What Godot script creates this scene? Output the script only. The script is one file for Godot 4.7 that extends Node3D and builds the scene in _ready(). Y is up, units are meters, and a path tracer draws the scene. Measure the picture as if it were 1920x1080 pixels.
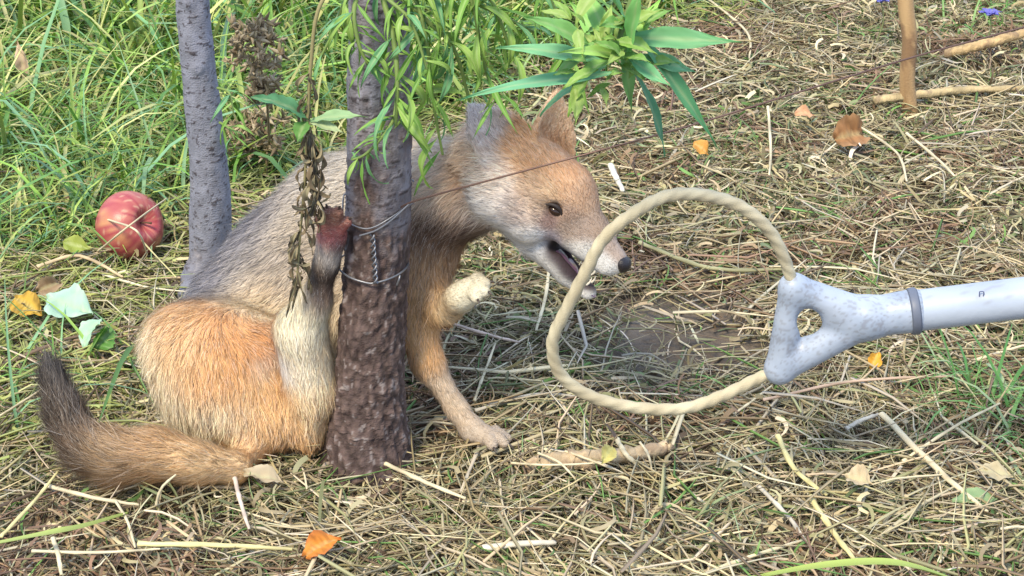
extends Node3D

# ---------------------------------------------------------------- mesh helpers
class MB:
	var v := PackedVector3Array()
	var c := PackedColorArray()
	var i := PackedInt32Array()
	func tri(a: int, b: int, d: int) -> void:
		i.append(a); i.append(b); i.append(d)
	func put(p: Vector3, col := Color.WHITE) -> int:
		v.append(p); c.append(col)
		return v.size() - 1
	func commit() -> ArrayMesh:
		var n := PackedVector3Array()
		n.resize(v.size())
		var k := 0
		while k < i.size():
			var a := v[i[k]]
			var f := (v[i[k + 2]] - a).cross(v[i[k + 1]] - a)
			n[i[k]] += f; n[i[k + 1]] += f; n[i[k + 2]] += f
			k += 3
		for q in n.size():
			n[q] = n[q].normalized() if n[q].length_squared() > 1e-20 else Vector3.UP
		var arr := []
		arr.resize(Mesh.ARRAY_MAX)
		arr[Mesh.ARRAY_VERTEX] = v
		arr[Mesh.ARRAY_NORMAL] = n
		arr[Mesh.ARRAY_COLOR] = c
		arr[Mesh.ARRAY_INDEX] = i
		var m := ArrayMesh.new()
		m.add_surface_from_arrays(Mesh.PRIMITIVE_TRIANGLES, arr)
		return m

var rng := RandomNumberGenerator.new()
var low_noise := FastNoiseLite.new()
var fine_noise := FastNoiseLite.new()
var used := {}

func rf(a: float, b: float) -> float:
	return rng.randf_range(a, b)

func numbered(called: String) -> String:
	used[called] = used.get(called, -1) + 1
	return called if used[called] == 0 else "%s_%03d" % [called, used[called]]

func tag(o: Node, label: String, category: String, group := "", kind := "") -> Node:
	if label: o.set_meta("label", label)
	if category: o.set_meta("category", category)
	if group: o.set_meta("group", group)
	if kind: o.set_meta("kind", kind)
	return o

func base(called: String, where: Vector3) -> Node3D:
	var o := Node3D.new()
	o.name = numbered(called)
	add_child(o)
	o.position = where
	return o

func part(called: String, m: Mesh, mat: Material, parent: Node) -> MeshInstance3D:
	var o := MeshInstance3D.new()
	o.mesh = m
	o.material_override = mat
	if parent == self:
		o.name = numbered(called)
		add_child(o)
	else:
		o.name = called
		parent.add_child(o, true)
	return o

func mat(col: Color, rough := 0.8, vcol := true) -> StandardMaterial3D:
	var m := StandardMaterial3D.new()
	m.albedo_color = col.linear_to_srgb()
	m.roughness = rough
	m.vertex_color_use_as_albedo = vcol
	m.cull_mode = BaseMaterial3D.CULL_DISABLED
	return m

func relief(m: StandardMaterial3D, freq: float, depth: float, scale := 4.0) -> StandardMaterial3D:
	var f := FastNoiseLite.new()
	f.seed = 7
	f.noise_type = FastNoiseLite.TYPE_SIMPLEX_SMOOTH
	f.frequency = freq
	f.fractal_octaves = 4
	var t := NoiseTexture2D.new()
	t.width = 512; t.height = 512
	t.seamless = true
	t.noise = f
	m.heightmap_enabled = true
	m.heightmap_texture = t
	m.heightmap_scale = depth
	m.uv1_triplanar = true
	m.uv1_scale = Vector3.ONE * scale
	return m

# a tube along a path with a radius at each point
func tube(mb: MB, path: Array, radii: Array, sides: int, col: Color, flat := 1.0) -> void:
	var n := path.size()
	var t0: Vector3 = (path[1] - path[0]).normalized()
	var side := t0.cross(Vector3.UP if absf(t0.y) < 0.9 else Vector3.RIGHT).normalized()
	var first := mb.v.size()
	for k in n:
		var t: Vector3 = (path[mini(k + 1, n - 1)] - path[maxi(k - 1, 0)]).normalized()
		side = (side - t * side.dot(t)).normalized()
		var other := t.cross(side)
		for s in sides:
			var a := TAU * s / sides
			mb.put(path[k] + (side * cos(a) + other * sin(a) * flat) * radii[k], col)
	for k in n - 1:
		for s in sides:
			var a := first + k * sides + s
			var b := first + k * sides + (s + 1) % sides
			mb.tri(a, b, a + sides)
			mb.tri(b, b + sides, a + sides)
	var e0 := mb.put(path[0], col)
	var e1 := mb.put(path[n - 1], col)
	for s in sides:
		mb.tri(e0, first + (s + 1) % sides, first + s)
		mb.tri(e1, first + (n - 1) * sides + s, first + (n - 1) * sides + (s + 1) % sides)

func smooth_path(pts: Array, per: int) -> Array:
	var out := []
	for k in pts.size() - 1:
		var p0: Vector3 = pts[maxi(k - 1, 0)]
		var p1: Vector3 = pts[k]
		var p2: Vector3 = pts[k + 1]
		var p3: Vector3 = pts[mini(k + 2, pts.size() - 1)]
		for q in per:
			out.append(p1.cubic_interpolate(p2, p0, p3, float(q) / per))
	out.append(pts[pts.size() - 1])
	return out

func interp(vals: Array, n: int) -> Array:
	var out := []
	for k in n:
		var f: float = float(k) / (n - 1) * (vals.size() - 1)
		var a := int(minf(f, vals.size() - 2))
		out.append(lerpf(vals[a], vals[a + 1], f - a))
	return out

func simple_tube(pts: Array, radii: Array, per: int, sides: int, col := Color.WHITE, off := Vector3.ZERO) -> ArrayMesh:
	var mb := MB.new()
	var path := smooth_path(pts, per)
	for k in path.size():
		path[k] -= off
	tube(mb, path, interp(radii, path.size()), sides, col)
	return mb.commit()

# ---------------------------------------------------------------- signed distance fields meshed as surface nets
class Field:
	var lo: Vector3
	var cell: float
	var nx: int
	var ny: int
	var nz: int
	var g := PackedFloat32Array()
	func _init(a: Vector3, b: Vector3, size: float) -> void:
		lo = a
		cell = size
		nx = int((b.x - a.x) / size) + 2
		ny = int((b.y - a.y) / size) + 2
		nz = int((b.z - a.z) / size) + 2
		g.resize(nx * ny * nz)
		g.fill(0.06)
	func cone(a: Vector3, b: Vector3, ra: float, rb: float, k := 0.015, squash := Vector3.ONE) -> void:
		var m := maxf(ra, rb) + k + cell * 2.0 + 0.004
		var p0 := Vector3(minf(a.x, b.x) - m, minf(a.y, b.y) - m, minf(a.z, b.z) - m)
		var p1 := Vector3(maxf(a.x, b.x) + m, maxf(a.y, b.y) + m, maxf(a.z, b.z) + m)
		var x0 := maxi(0, int((p0.x - lo.x) / cell)); var x1 := mini(nx - 1, int((p1.x - lo.x) / cell) + 1)
		var y0 := maxi(0, int((p0.y - lo.y) / cell)); var y1 := mini(ny - 1, int((p1.y - lo.y) / cell) + 1)
		var z0 := maxi(0, int((p0.z - lo.z) / cell)); var z1 := mini(nz - 1, int((p1.z - lo.z) / cell) + 1)
		var ba := b - a
		var bb := maxf(ba.dot(ba), 1e-9)
		for z in range(z0, z1 + 1):
			for y in range(y0, y1 + 1):
				var at := (z * ny + y) * nx
				var pa := Vector3(lo.x, lo.y + y * cell, lo.z + z * cell) - a
				for x in range(x0, x1 + 1):
					pa.x = lo.x + x * cell - a.x
					var h := clampf(pa.dot(ba) / bb, 0.0, 1.0)
					var d := (pa - ba * h).length() - lerpf(ra, rb, h)
					var e := g[at + x]
					var q := maxf(k - absf(d - e), 0.0)
					g[at + x] = minf(d, e) - q * q / (4.0 * k)
	func cut(a: Vector3, b: Vector3, ra: float, rb: float, k := 0.004) -> void:
		var m := maxf(ra, rb) + k + cell * 2.0
		var ba := b - a
		var bb := maxf(ba.dot(ba), 1e-9)
		for z in nz:
			for y in ny:
				for x in nx:
					var p := lo + Vector3(x, y, z) * cell
					var pa := p - a
					var h := clampf(pa.dot(ba) / bb, 0.0, 1.0)
					var r := (pa - ba * h).length()
					if r < m:
						var d := lerpf(ra, rb, h) - r
						var at := (z * ny + y) * nx + x
						var e := g[at]
						var q := maxf(k - absf(d - e), 0.0)
						g[at] = maxf(d, e) + q * q / (4.0 * k)
	# a thin cupped triangular sheet: an ear
	func ear(root: Vector3, axis: Vector3, wide: Vector3, face: Vector3, length: float, half: float, thick: float, k: float) -> void:
		for z in nz:
			for y in ny:
				for x in nx:
					var p := lo + Vector3(x, y, z) * cell - root
					var t := p.dot(axis)
					if t < -0.02 or t > length + 0.015:
						continue
					var w := p.dot(wide)
					if absf(w) > half + 0.02:
						continue
					var f := p.dot(face)
					if absf(f) > 0.05:
						continue
					var share := clampf(t / length, 0.0, 1.0)
					var hw := half * (1.0 - pow(share, 1.7)) + 0.003
					var bend := 12.0 * w * w - 0.012 * (1.0 - share)
					var th := thick * (1.0 - 0.5 * share)
					var d := maxf(maxf(absf(f - bend) - th, absf(w) - hw), maxf(-t - 0.012, t - length))
					var at := (z * ny + y) * nx + x
					var e := g[at]
					var q := maxf(k - absf(d - e), 0.0)
					g[at] = minf(d, e) - q * q / (4.0 * k)
	func net(mb: MB, off: Vector3) -> void:
		var idx := PackedInt32Array()
		idx.resize(nx * ny * nz)
		idx.fill(-1)
		var sx := 1
		var sy := nx
		var sz := nx * ny
		var corner := [0, sx, sy, sx + sy, sz, sx + sz, sy + sz, sx + sy + sz]
		var cpos := [Vector3(0, 0, 0), Vector3(1, 0, 0), Vector3(0, 1, 0), Vector3(1, 1, 0), Vector3(0, 0, 1), Vector3(1, 0, 1), Vector3(0, 1, 1), Vector3(1, 1, 1)]
		var edges := [[0, 1], [2, 3], [4, 5], [6, 7], [0, 2], [1, 3], [4, 6], [5, 7], [0, 4], [1, 5], [2, 6], [3, 7]]
		var far := cell * 2.2
		for z in nz - 1:
			for y in ny - 1:
				var row := (z * ny + y) * nx
				for x in nx - 1:
					var at := row + x
					if absf(g[at]) > far:
						continue
					var inside := 0
					for q in 8:
						if g[at + corner[q]] < 0.0:
							inside += 1
					if inside == 0 or inside == 8:
						continue
					var sum := Vector3.ZERO
					var cnt := 0
					for e in edges:
						var a := g[at + corner[e[0]]]
						var b := g[at + corner[e[1]]]
						if (a < 0.0) != (b < 0.0):
							sum += cpos[e[0]].lerp(cpos[e[1]], a / (a - b))
							cnt += 1
					idx[at] = mb.put(lo + (Vector3(x, y, z) + sum / cnt) * cell - off)
		for z in range(1, nz - 1):
			for y in range(1, ny - 1):
				for x in range(1, nx - 1):
					var at := (z * ny + y) * nx + x
					if absf(g[at]) > far:
						continue
					var s := g[at] < 0.0
					if s != (g[at + sx] < 0.0):
						quad(mb, idx[at - sy - sz], idx[at - sz], idx[at], idx[at - sy], s)
					if s != (g[at + sy] < 0.0):
						quad(mb, idx[at - sx - sz], idx[at - sx], idx[at], idx[at - sz], s)
					if s != (g[at + sz] < 0.0):
						quad(mb, idx[at - sx - sy], idx[at - sy], idx[at], idx[at - sx], s)
	func quad(mb: MB, a: int, b: int, d: int, e: int, s: bool) -> void:
		if a < 0 or b < 0 or d < 0 or e < 0:
			return
		if s:
			mb.tri(a, d, b); mb.tri(a, e, d)
		else:
			mb.tri(a, b, d); mb.tri(a, d, e)

# ---------------------------------------------------------------- ground
func ground_y(x: float, z: float) -> float:
	return -0.016 + 0.014 * low_noise.get_noise_2d(x * 100.0, z * 100.0)

# 1 where the green grass grows (behind and to the left), 0 where only hay lies
func greenness(x: float, z: float) -> float:
	var a := Vector3(0.5364, 0.0000, -1.6480)
	var b := Vector3(-0.1506, 0.0000, -0.7894)
	var d := Vector2(b.x - a.x, b.z - a.z).normalized()
	var side := (z - a.z) * d.x - (x - a.x) * d.y
	var g := smoothstep(-0.10, 0.16, side + 0.09 * low_noise.get_noise_2d(x * 260.0 + 50.0, z * 260.0))
	# the left border is half grown over further forward
	g = maxf(g, 0.45 * smoothstep(-0.24, -0.42, x + 0.10 * low_noise.get_noise_2d(x * 200.0, z * 200.0 + 90.0)) * smoothstep(0.06, -0.14, z))
	return g

# the trodden hollow beyond the noose where soil shows
func bareness(x: float, z: float) -> float:
	var c := Vector3(0.3943, 0.0000, -0.3161)
	var d := Vector2((x - c.x) / 0.16, (z - c.z) / 0.14).length() + 0.5 * low_noise.get_noise_2d(x * 420.0, z * 420.0)
	return smoothstep(1.1, 0.5, d)

func make_ground() -> void:
	var mb := MB.new()
	var xs := []
	var k := -1.9
	for e in [-160.0, -60.0, -20.0, -8.0, -4.0, -2.6]: xs.append(e)
	while k < 2.2:
		xs.append(k); k += 0.03
	for e in [2.8, 4.0, 8.0, 20.0, 60.0, 160.0]: xs.append(e)
	var zs := []
	for e in [-160.0, -60.0, -20.0, -8.0, -4.5, -3.2]: zs.append(e)
	k = -2.7
	while k < 1.2:
		zs.append(k); k += 0.03
	for e in [1.6, 2.4, 4.0, 8.0, 20.0, 60.0, 160.0]: zs.append(e)
	for z in zs:
		for x in xs:
			var n := fine_noise.get_noise_2d(x * 40.0, z * 40.0)
			var soil := Color(0.085, 0.062, 0.042).lerp(Color(0.14, 0.11, 0.075), clampf(n + 0.5, 0.0, 1.0))
			mb.put(Vector3(x, ground_y(x, z), z), soil.lerp(Color(0.25, 0.21, 0.17), bareness(x, z) * clampf(0.6 + n, 0.0, 1.0)).lerp(Color(0.05, 0.075, 0.025), greenness(x, z) * 0.8))
	var w := xs.size()
	for r in zs.size() - 1:
		for q in w - 1:
			var a := r * w + q
			mb.tri(a, a + 1, a + w)
			mb.tri(a + 1, a + w + 1, a + w)
	var m := relief(mat(Color.WHITE, 0.95), 0.03, 0.6, 3.0)
	var o := part("ground", mb.commit(), m, self)
	o.set_meta("kind", "structure")

# ---------------------------------------------------------------- hay
# a strand one unit long: stiffness small = straw, large = curl; aspect = half width / length
func strand(seed_: int, curl: float, aspect: float, segs: int, ribbon: bool) -> ArrayMesh:
	rng.seed = seed_
	var mb := MB.new()
	var p := Vector3(-0.5, 0, 0)
	var yaw := rf(-0.3, 0.3) * curl
	var pitch := rf(0.0, 0.35) * curl * 0.5
	var dy := rf(-1.0, 1.0) * curl
	var dp := -2.0 * pitch
	var path := []
	var radii := []
	var kink := rng.randi_range(1, segs - 1)
	for k in segs + 1:
		path.append(p)
		var s := float(k) / segs
		radii.append(aspect * (1.0 - 0.75 * s * s) * (1.0 if k > 0 else 0.8))
		if k == kink:
			yaw += rf(-0.5, 0.5)
			pitch += rf(-0.25, 0.25)
		p += Vector3(cos(yaw) * cos(pitch), sin(pitch), sin(yaw) * cos(pitch)) / segs
		yaw += dy / segs * rf(0.5, 1.5)
		pitch += dp / segs * rf(0.5, 1.5)
	var mid := Vector3.ZERO
	for q in path: mid += q
	mid /= path.size()
	for k in path.size(): path[k] -= mid
	if ribbon:
		var first := 0
		var tw := rf(-1.2, 1.2)
		for k in path.size():
			var t: Vector3 = (path[mini(k + 1, segs)] - path[maxi(k - 1, 0)]).normalized()
			var side := t.cross(Vector3.UP).normalized()
			var up := side.cross(t)
			var a := tw * k / segs
			var across := side * cos(a) + up * sin(a)
			var keel: Vector3 = (up * cos(a) - side * sin(a)) * radii[k] * 0.35
			mb.put(path[k] - across * radii[k] + keel); mb.put(path[k] + across * radii[k])
			if k:
				var b := first + k * 2
				mb.tri(b - 2, b, b - 1)
				mb.tri(b - 1, b, b + 1)
	else:
		tube(mb, path, radii, 3, Color.WHITE, 1.0)
	return mb.commit()

# joins many placed copies of a few small shapes into one mesh
class Merge:
	var v := PackedVector3Array()
	var n := PackedVector3Array()
	var c := PackedColorArray()
	var i := PackedInt32Array()
	var sv := []
	var sn := []
	var si := []
	func shape(m: ArrayMesh) -> void:
		var a := m.surface_get_arrays(0)
		sv.append(a[Mesh.ARRAY_VERTEX]); sn.append(a[Mesh.ARRAY_NORMAL]); si.append(a[Mesh.ARRAY_INDEX])
	func add(k: int, t: Transform3D, size: float, col: Color) -> void:
		var at := v.size()
		var vs: PackedVector3Array = sv[k]
		v.append_array(t.scaled_local(Vector3.ONE * size) * vs)
		n.append_array(Transform3D(t.basis, Vector3.ZERO) * (sn[k] as PackedVector3Array))
		var cs := PackedColorArray()
		cs.resize(vs.size())
		cs.fill(col)
		c.append_array(cs)
		for q in si[k]:
			i.append(q + at)
	func commit() -> ArrayMesh:
		var arr := []
		arr.resize(Mesh.ARRAY_MAX)
		arr[Mesh.ARRAY_VERTEX] = v
		arr[Mesh.ARRAY_NORMAL] = n
		arr[Mesh.ARRAY_COLOR] = c
		arr[Mesh.ARRAY_INDEX] = i
		var m := ArrayMesh.new()
		m.add_surface_from_arrays(Mesh.PRIMITIVE_TRIANGLES, arr)
		return m

func spot() -> Vector2:
	# a random place on the ground round what the camera sees, denser nearby
	while true:
		var z := rf(-2.35, 0.55)
		var half: float = 0.50 - z * 0.235 + 0.16
		if rng.randf() * 1.2 > half:
			continue
		return Vector2(0.164 + rf(-half, half), z)
	return Vector2.ZERO

func pick(cols: Array) -> Color:
	var c: Color = cols[rng.randi() % cols.size()]
	var k := rf(0.55, 1.2)
	return Color(c.r * k, c.g * k * rf(0.95, 1.05), c.b * k * rf(0.9, 1.1))

func make_hay() -> void:
	var straw_mat := mat(Color.WHITE, 0.65)
	straw_mat.backlight_enabled = true
	straw_mat.backlight = Color(0.3, 0.27, 0.18)
	var straw := [Color(0.58, 0.47, 0.28), Color(0.66, 0.56, 0.37), Color(0.53, 0.44, 0.28), Color(0.48, 0.43, 0.28), Color(0.66, 0.60, 0.44), Color(0.41, 0.34, 0.19), Color(0.42, 0.40, 0.21), Color(0.20, 0.14, 0.085)]
	var olive := [Color(0.34, 0.28, 0.16), Color(0.29, 0.28, 0.14), Color(0.43, 0.37, 0.22), Color(0.17, 0.18, 0.08), Color(0.13, 0.09, 0.055), Color(0.44, 0.40, 0.23), Color(0.22, 0.28, 0.13)]
	var reddish := [Color(0.32, 0.21, 0.13), Color(0.42, 0.30, 0.18), Color(0.24, 0.15, 0.10)]
	var kinds := 8
	var heaps := [Merge.new(), Merge.new(), Merge.new()]
	for k in kinds: heaps[0].shape(strand(100 + k, 0.5, 0.0070 + 0.0016 * k, 4, false))
	for k in kinds: heaps[1].shape(strand(200 + k, 3.2, 0.026 + 0.005 * k, 6, true))
	for k in kinds: heaps[2].shape(strand(300 + k, 1.6, 0.010 + 0.0020 * k, 5, k % 3 == 0))
	rng.seed = 5
	for n in 97000:
		var s := spot()
		var g := greenness(s.x, s.y)
		if rng.randf() < g * 0.45 or rng.randf() < bareness(s.x, s.y) * 0.82:
			continue
		var kind := rng.randi() % kinds
		var cls := 0
		var roll := rng.randf()
		# patches: long straw towards the front, curled chopped leaf towards the back right
		var patch := 0.58 + 0.9 * low_noise.get_noise_2d(s.x * 170.0 + 300.0, s.y * 170.0) + 0.35 * smoothstep(-0.1, -0.8, s.y)
		if roll < patch * 0.62: cls = 1
		elif roll < patch * 0.62 + 0.30: cls = 2
		var l := 0.0
		if cls == 0: l = rf(0.05, 0.15) * (1.3 if rng.randf() < 0.12 else 1.0)
		elif cls == 1: l = rf(0.022, 0.055)
		else: l = rf(0.04, 0.10)
		var depth := rng.randf()
		var y := ground_y(s.x, s.y) + 0.002 + 0.028 * depth * depth + (0.004 if cls == 0 else 0.0)
		var yaw := rf(0, TAU)
		if rng.randf() < 0.62: yaw = 7.0 * low_noise.get_noise_2d(s.x * 210.0 - 400.0, s.y * 210.0) + rf(-0.55, 0.55)
		var b := Basis(Vector3.UP, yaw) * Basis(Vector3.BACK, rf(-0.17, 0.17) * (1.8 if cls else 1.0)) * Basis(Vector3.RIGHT, rf(-0.6, 0.6) * (2.5 if cls == 1 else 1.0))
		var c := pick(straw if cls == 0 else olive if rng.randf() < 0.52 else straw)
		var red := low_noise.get_noise_2d(s.x * 230.0 + 700.0, s.y * 230.0 + 40.0)
		if red > 0.18 and rng.randf() < 0.5: c = pick(reddish)
		if g > 0.02 and rng.randf() < 0.25 + g * 0.5: c = c.lerp(Color(0.38, 0.46, 0.12), 0.7)
		elif rng.randf() < 0.02 + 0.09 * smoothstep(0.0, 0.35, low_noise.get_noise_2d(s.x * 300.0 + 900.0, s.y * 300.0)): c = Color(0.14, 0.27, 0.07) * rf(0.6, 1.4)
		heaps[cls].add(kind, Transform3D(b, Vector3(s.x, y, s.y)), l, c)
	var hay := base("dry_hay", Vector3.ZERO)
	tag(hay, "loose dry straw and cut grass covering the ground", "hay", "", "stuff")
	for k in 3:
		part(["straw", "curled_leaf", "bent_stem"][k], heaps[k].commit(), straw_mat, hay).set_meta("kind", "stuff")

# grass blade one unit tall, bending forward
func blade(seed_: int, bend: float, aspect: float) -> ArrayMesh:
	rng.seed = seed_
	var mb := MB.new()
	var p := Vector3.ZERO
	var a := rf(0.0, 0.2)
	var segs := 5
	var sway := rf(-0.3, 0.3)
	for k in segs + 1:
		var s := float(k) / segs
		var w := aspect * sqrt(maxf(0.02, 1.0 - s)) * minf(1.0, 0.6 + s * 2.0)
		var dirn := Vector3(sway * s, cos(a), sin(a)).normalized()
		var nrm := Vector3(0, -sin(a), cos(a)) * w * 0.4
		mb.put(p + Vector3(-w, 0, 0)); mb.put(p + nrm); mb.put(p + Vector3(w, 0, 0))
		if k:
			var b := k * 3
			for e in 2:
				mb.tri(b + e - 3, b + e, b + e - 2)
				mb.tri(b + e - 2, b + e, b + e + 1)
		p += dirn / segs
		a += bend / segs * rf(0.6, 1.4)
	return mb.commit()

var grass_mat: StandardMaterial3D

func make_grass() -> void:
	grass_mat = mat(Color.WHITE, 0.55)
	grass_mat.backlight_enabled = true
	grass_mat.backlight = Color(0.55, 0.6, 0.3)
	var heap := Merge.new()
	for k in 8: heap.shape(blade(400 + k, 0.5 + 0.30 * k, 0.011 + 0.004 * (k % 3)))
	rng.seed = 9
	var greens := [Color(0.17, 0.35, 0.06), Color(0.27, 0.45, 0.09), Color(0.13, 0.29, 0.08), Color(0.38, 0.50, 0.12), Color(0.22, 0.42, 0.22), Color(0.56, 0.56, 0.24)]
	var made := 0
	for n in 70000:
		var s := spot()
		var q := greenness(s.x, s.y)
		if rng.randf() > q * q * 0.8 or made > 14000:
			continue
		var clump := low_noise.get_noise_2d(s.x * 380.0 + 77.0, s.y * 380.0)
		if rng.randf() < smoothstep(0.0, -0.3, clump) * 0.8: continue
		made += 1
		var back := smoothstep(-0.5, -1.5, s.y)
		var l := rf(0.06, 0.16) * (1.0 + 0.6 * back) * (1.7 if rng.randf() < 0.08 else 1.0)
		var b := Basis(Vector3.UP, rf(0, TAU)) * Basis(Vector3.RIGHT, rf(0.1, 1.3))
		heap.add(rng.randi() % 8, Transform3D(b, Vector3(s.x, ground_y(s.x, s.y), s.y)), l * (1.0 + 0.6 * clump), pick(greens).lerp(Color(0.50, 0.47, 0.20), smoothstep(0.05, -0.2, clump) * rf(0.0, 0.9)))
	var g := part("green_grass", heap.commit(), grass_mat, self)
	tag(g, "green grass growing among the hay behind the trees", "grass", "", "stuff")
	print("grass ", made)

func tuft(called: String, label: String, at: Vector3, count: int, lo: float, hi: float, spread: float, cols: Array, group := "") -> void:
	var o := base(called, Vector3(at.x, ground_y(at.x, at.z), at.z))
	tag(o, label, "grass", group)
	var shapes := []
	for k in 5: shapes.append(blade(500 + k + int(at.x * 100.0), 0.8 + 0.4 * k, 0.012 + 0.004 * (k % 3)))
	var tinted := []
	for c in cols:
		var m := mat(c, 0.55, false)
		m.backlight_enabled = true
		m.backlight = Color(0.5, 0.55, 0.3)
		tinted.append(m)
	rng.seed = int(at.x * 1000.0) + 31
	for n in count:
		var b := part("blade", shapes[n % 5], tinted[rng.randi() % tinted.size()], o)
		var q := Basis(Vector3.UP, rf(0, TAU)) * Basis(Vector3.RIGHT, rf(0.1, 1.0))
		b.transform = Transform3D(q.scaled(Vector3.ONE * rf(lo, hi)), Vector3(rf(-spread, spread), 0, rf(-spread, spread)))

# ---------------------------------------------------------------- loose stalks, sticks, leaves
func stalk(pts: Array, r: float, col: Color, label: String, category: String, called: String, group := "", node_every := 0) -> MeshInstance3D:
	var off: Vector3 = pts[0]
	var mb := MB.new()
	var path := smooth_path(pts, 7 if r < 0.006 else 16)
	for k in path.size():
		path[k] += Vector3(rf(-1, 1), rf(-1, 1), rf(-1, 1)) * r * 0.12 - off
	var radii := interp([r, r * 0.95, r * 0.65], path.size())
	if node_every:
		for k in radii.size():
			if k % node_every == 0: radii[k] *= 1.25
	var first := mb.v.size()
	tube(mb, path, radii, 7 if r < 0.006 else 14, col, 0.8)
	for k in range(first, mb.v.size()):
		var n := fine_noise.get_noise_3d(mb.v[k].x * 150.0, mb.v[k].y * 2600.0, mb.v[k].z * 1800.0)
		var m2 := fine_noise.get_noise_3d(mb.v[k].x * 700.0 + 80.0, mb.v[k].y * 700.0, mb.v[k].z * 700.0)
		mb.c[k] = col * (1.0 + 0.55 * n + 0.3 * m2)
		if r > 0.006 and m2 > 0.22: mb.c[k] = mb.c[k].lerp(Color(0.16, 0.10, 0.07), 0.6)
	var m := relief(mat(Color.WHITE, 0.8), 0.02, 0.14, 16.0) if r > 0.006 else mat(Color.WHITE, 0.7)
	var o := part(called, mb.commit(), m, self)
	o.position = off
	tag(o, label, category, group)
	return o

# a broad leaf: outline given as half widths along the length; folds along the midrib, curls over its length
func leaf_mesh(shape: Array, length: float, half: float, fold: float, curl: float, wave: float, col: Color, edge: Color, blotch := 0.0) -> ArrayMesh:
	var mb := MB.new()
	var n := 16
	var p := Vector3.ZERO
	var a := curl * -0.3
	for k in n + 1:
		var s := float(k) / n
		var f := s * (shape.size() - 1)
		var q := int(minf(f, shape.size() - 2))
		var w: float = lerpf(shape[q], shape[q + 1], f - q) * half
		var up := Vector3(0, cos(a), sin(a))
		for e in 7:
			var x := (e - 3) / 3.0
			var lift := absf(x) * w * fold + wave * sin(s * 11.0 + x * 2.0) * absf(x)
			lift += 0.14 * half * fine_noise.get_noise_2d(x * 60.0 + curl * 300.0, s * 90.0 + fold * 200.0) * 2.0
			var pos := p + Vector3(x * w * (1.0 + 0.10 * sin(s * 40.0) * fold), 0, 0) + up * lift
			var c := col.lerp(edge, pow(absf(x), 2.0) * 0.6) * (1.0 + 0.14 * sin(s * 90.0 + absf(x) * 5.0) * absf(x))
			if e == 3: c = c.lerp(Color(0.5, 0.55, 0.3), 0.3)
			if blotch > 0.0 and fine_noise.get_noise_2d(pos.x * 3000.0, pos.z * 3000.0) > 0.1: c = c * (1.0 - blotch)
			mb.put(pos, c)
		if k:
			var b := k * 7
			for e in 6:
				mb.tri(b + e - 7, b + e, b + e - 6)
				mb.tri(b + e - 6, b + e, b + e + 1)
		p += Vector3(sin(s * 4.0 + curl * 9.0) * 0.06, -sin(a), cos(a)) * length / n
		a += curl / n * (0.5 + 1.0 * absf(sin(s * 5.0 + curl * 3.0)))
	return mb.commit()

var LANCE := [0.08, 0.35, 0.7, 0.95, 1.0, 0.9, 0.7, 0.42, 0.18, 0.03]
var BROAD := [0.1, 0.55, 0.9, 1.0, 0.97, 0.85, 0.62, 0.3, 0.04]

func leaf_mat(rough := 0.5, through := Color(0.45, 0.5, 0.25)) -> StandardMaterial3D:
	var m := mat(Color.WHITE, rough)
	m.backlight_enabled = true
	m.backlight = through
	return m

# turns a leaf (grown along +z, face +y) so that it grows along dir and faces near face
func leaf_basis(dir: Vector3, face: Vector3) -> Basis:
	var z := dir.normalized()
	var x := face.cross(z).normalized()
	if x.length() < 0.5: x = Vector3.RIGHT
	return Basis(x, z.cross(x), z)

func fallen_leaf(label: String, at: Vector3, dir: Vector3, face: Vector3, m: ArrayMesh, mt: Material, stem := 0.0, stem_col := Color(0.3, 0.2, 0.1)) -> void:
	var o := base("fallen_leaf", at)
	tag(o, label, "leaf")
	var b := part("leaf_blade", m, mt, o)
	b.basis = leaf_basis(dir, face)
	if stem > 0.0:
		part("leaf_stalk", simple_tube([Vector3.ZERO, -dir.normalized() * stem * 0.5 + Vector3(0, 0.002, 0), -dir.normalized() * stem], [0.0012, 0.001, 0.0009], 3, 5, stem_col), mt, o)

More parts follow.
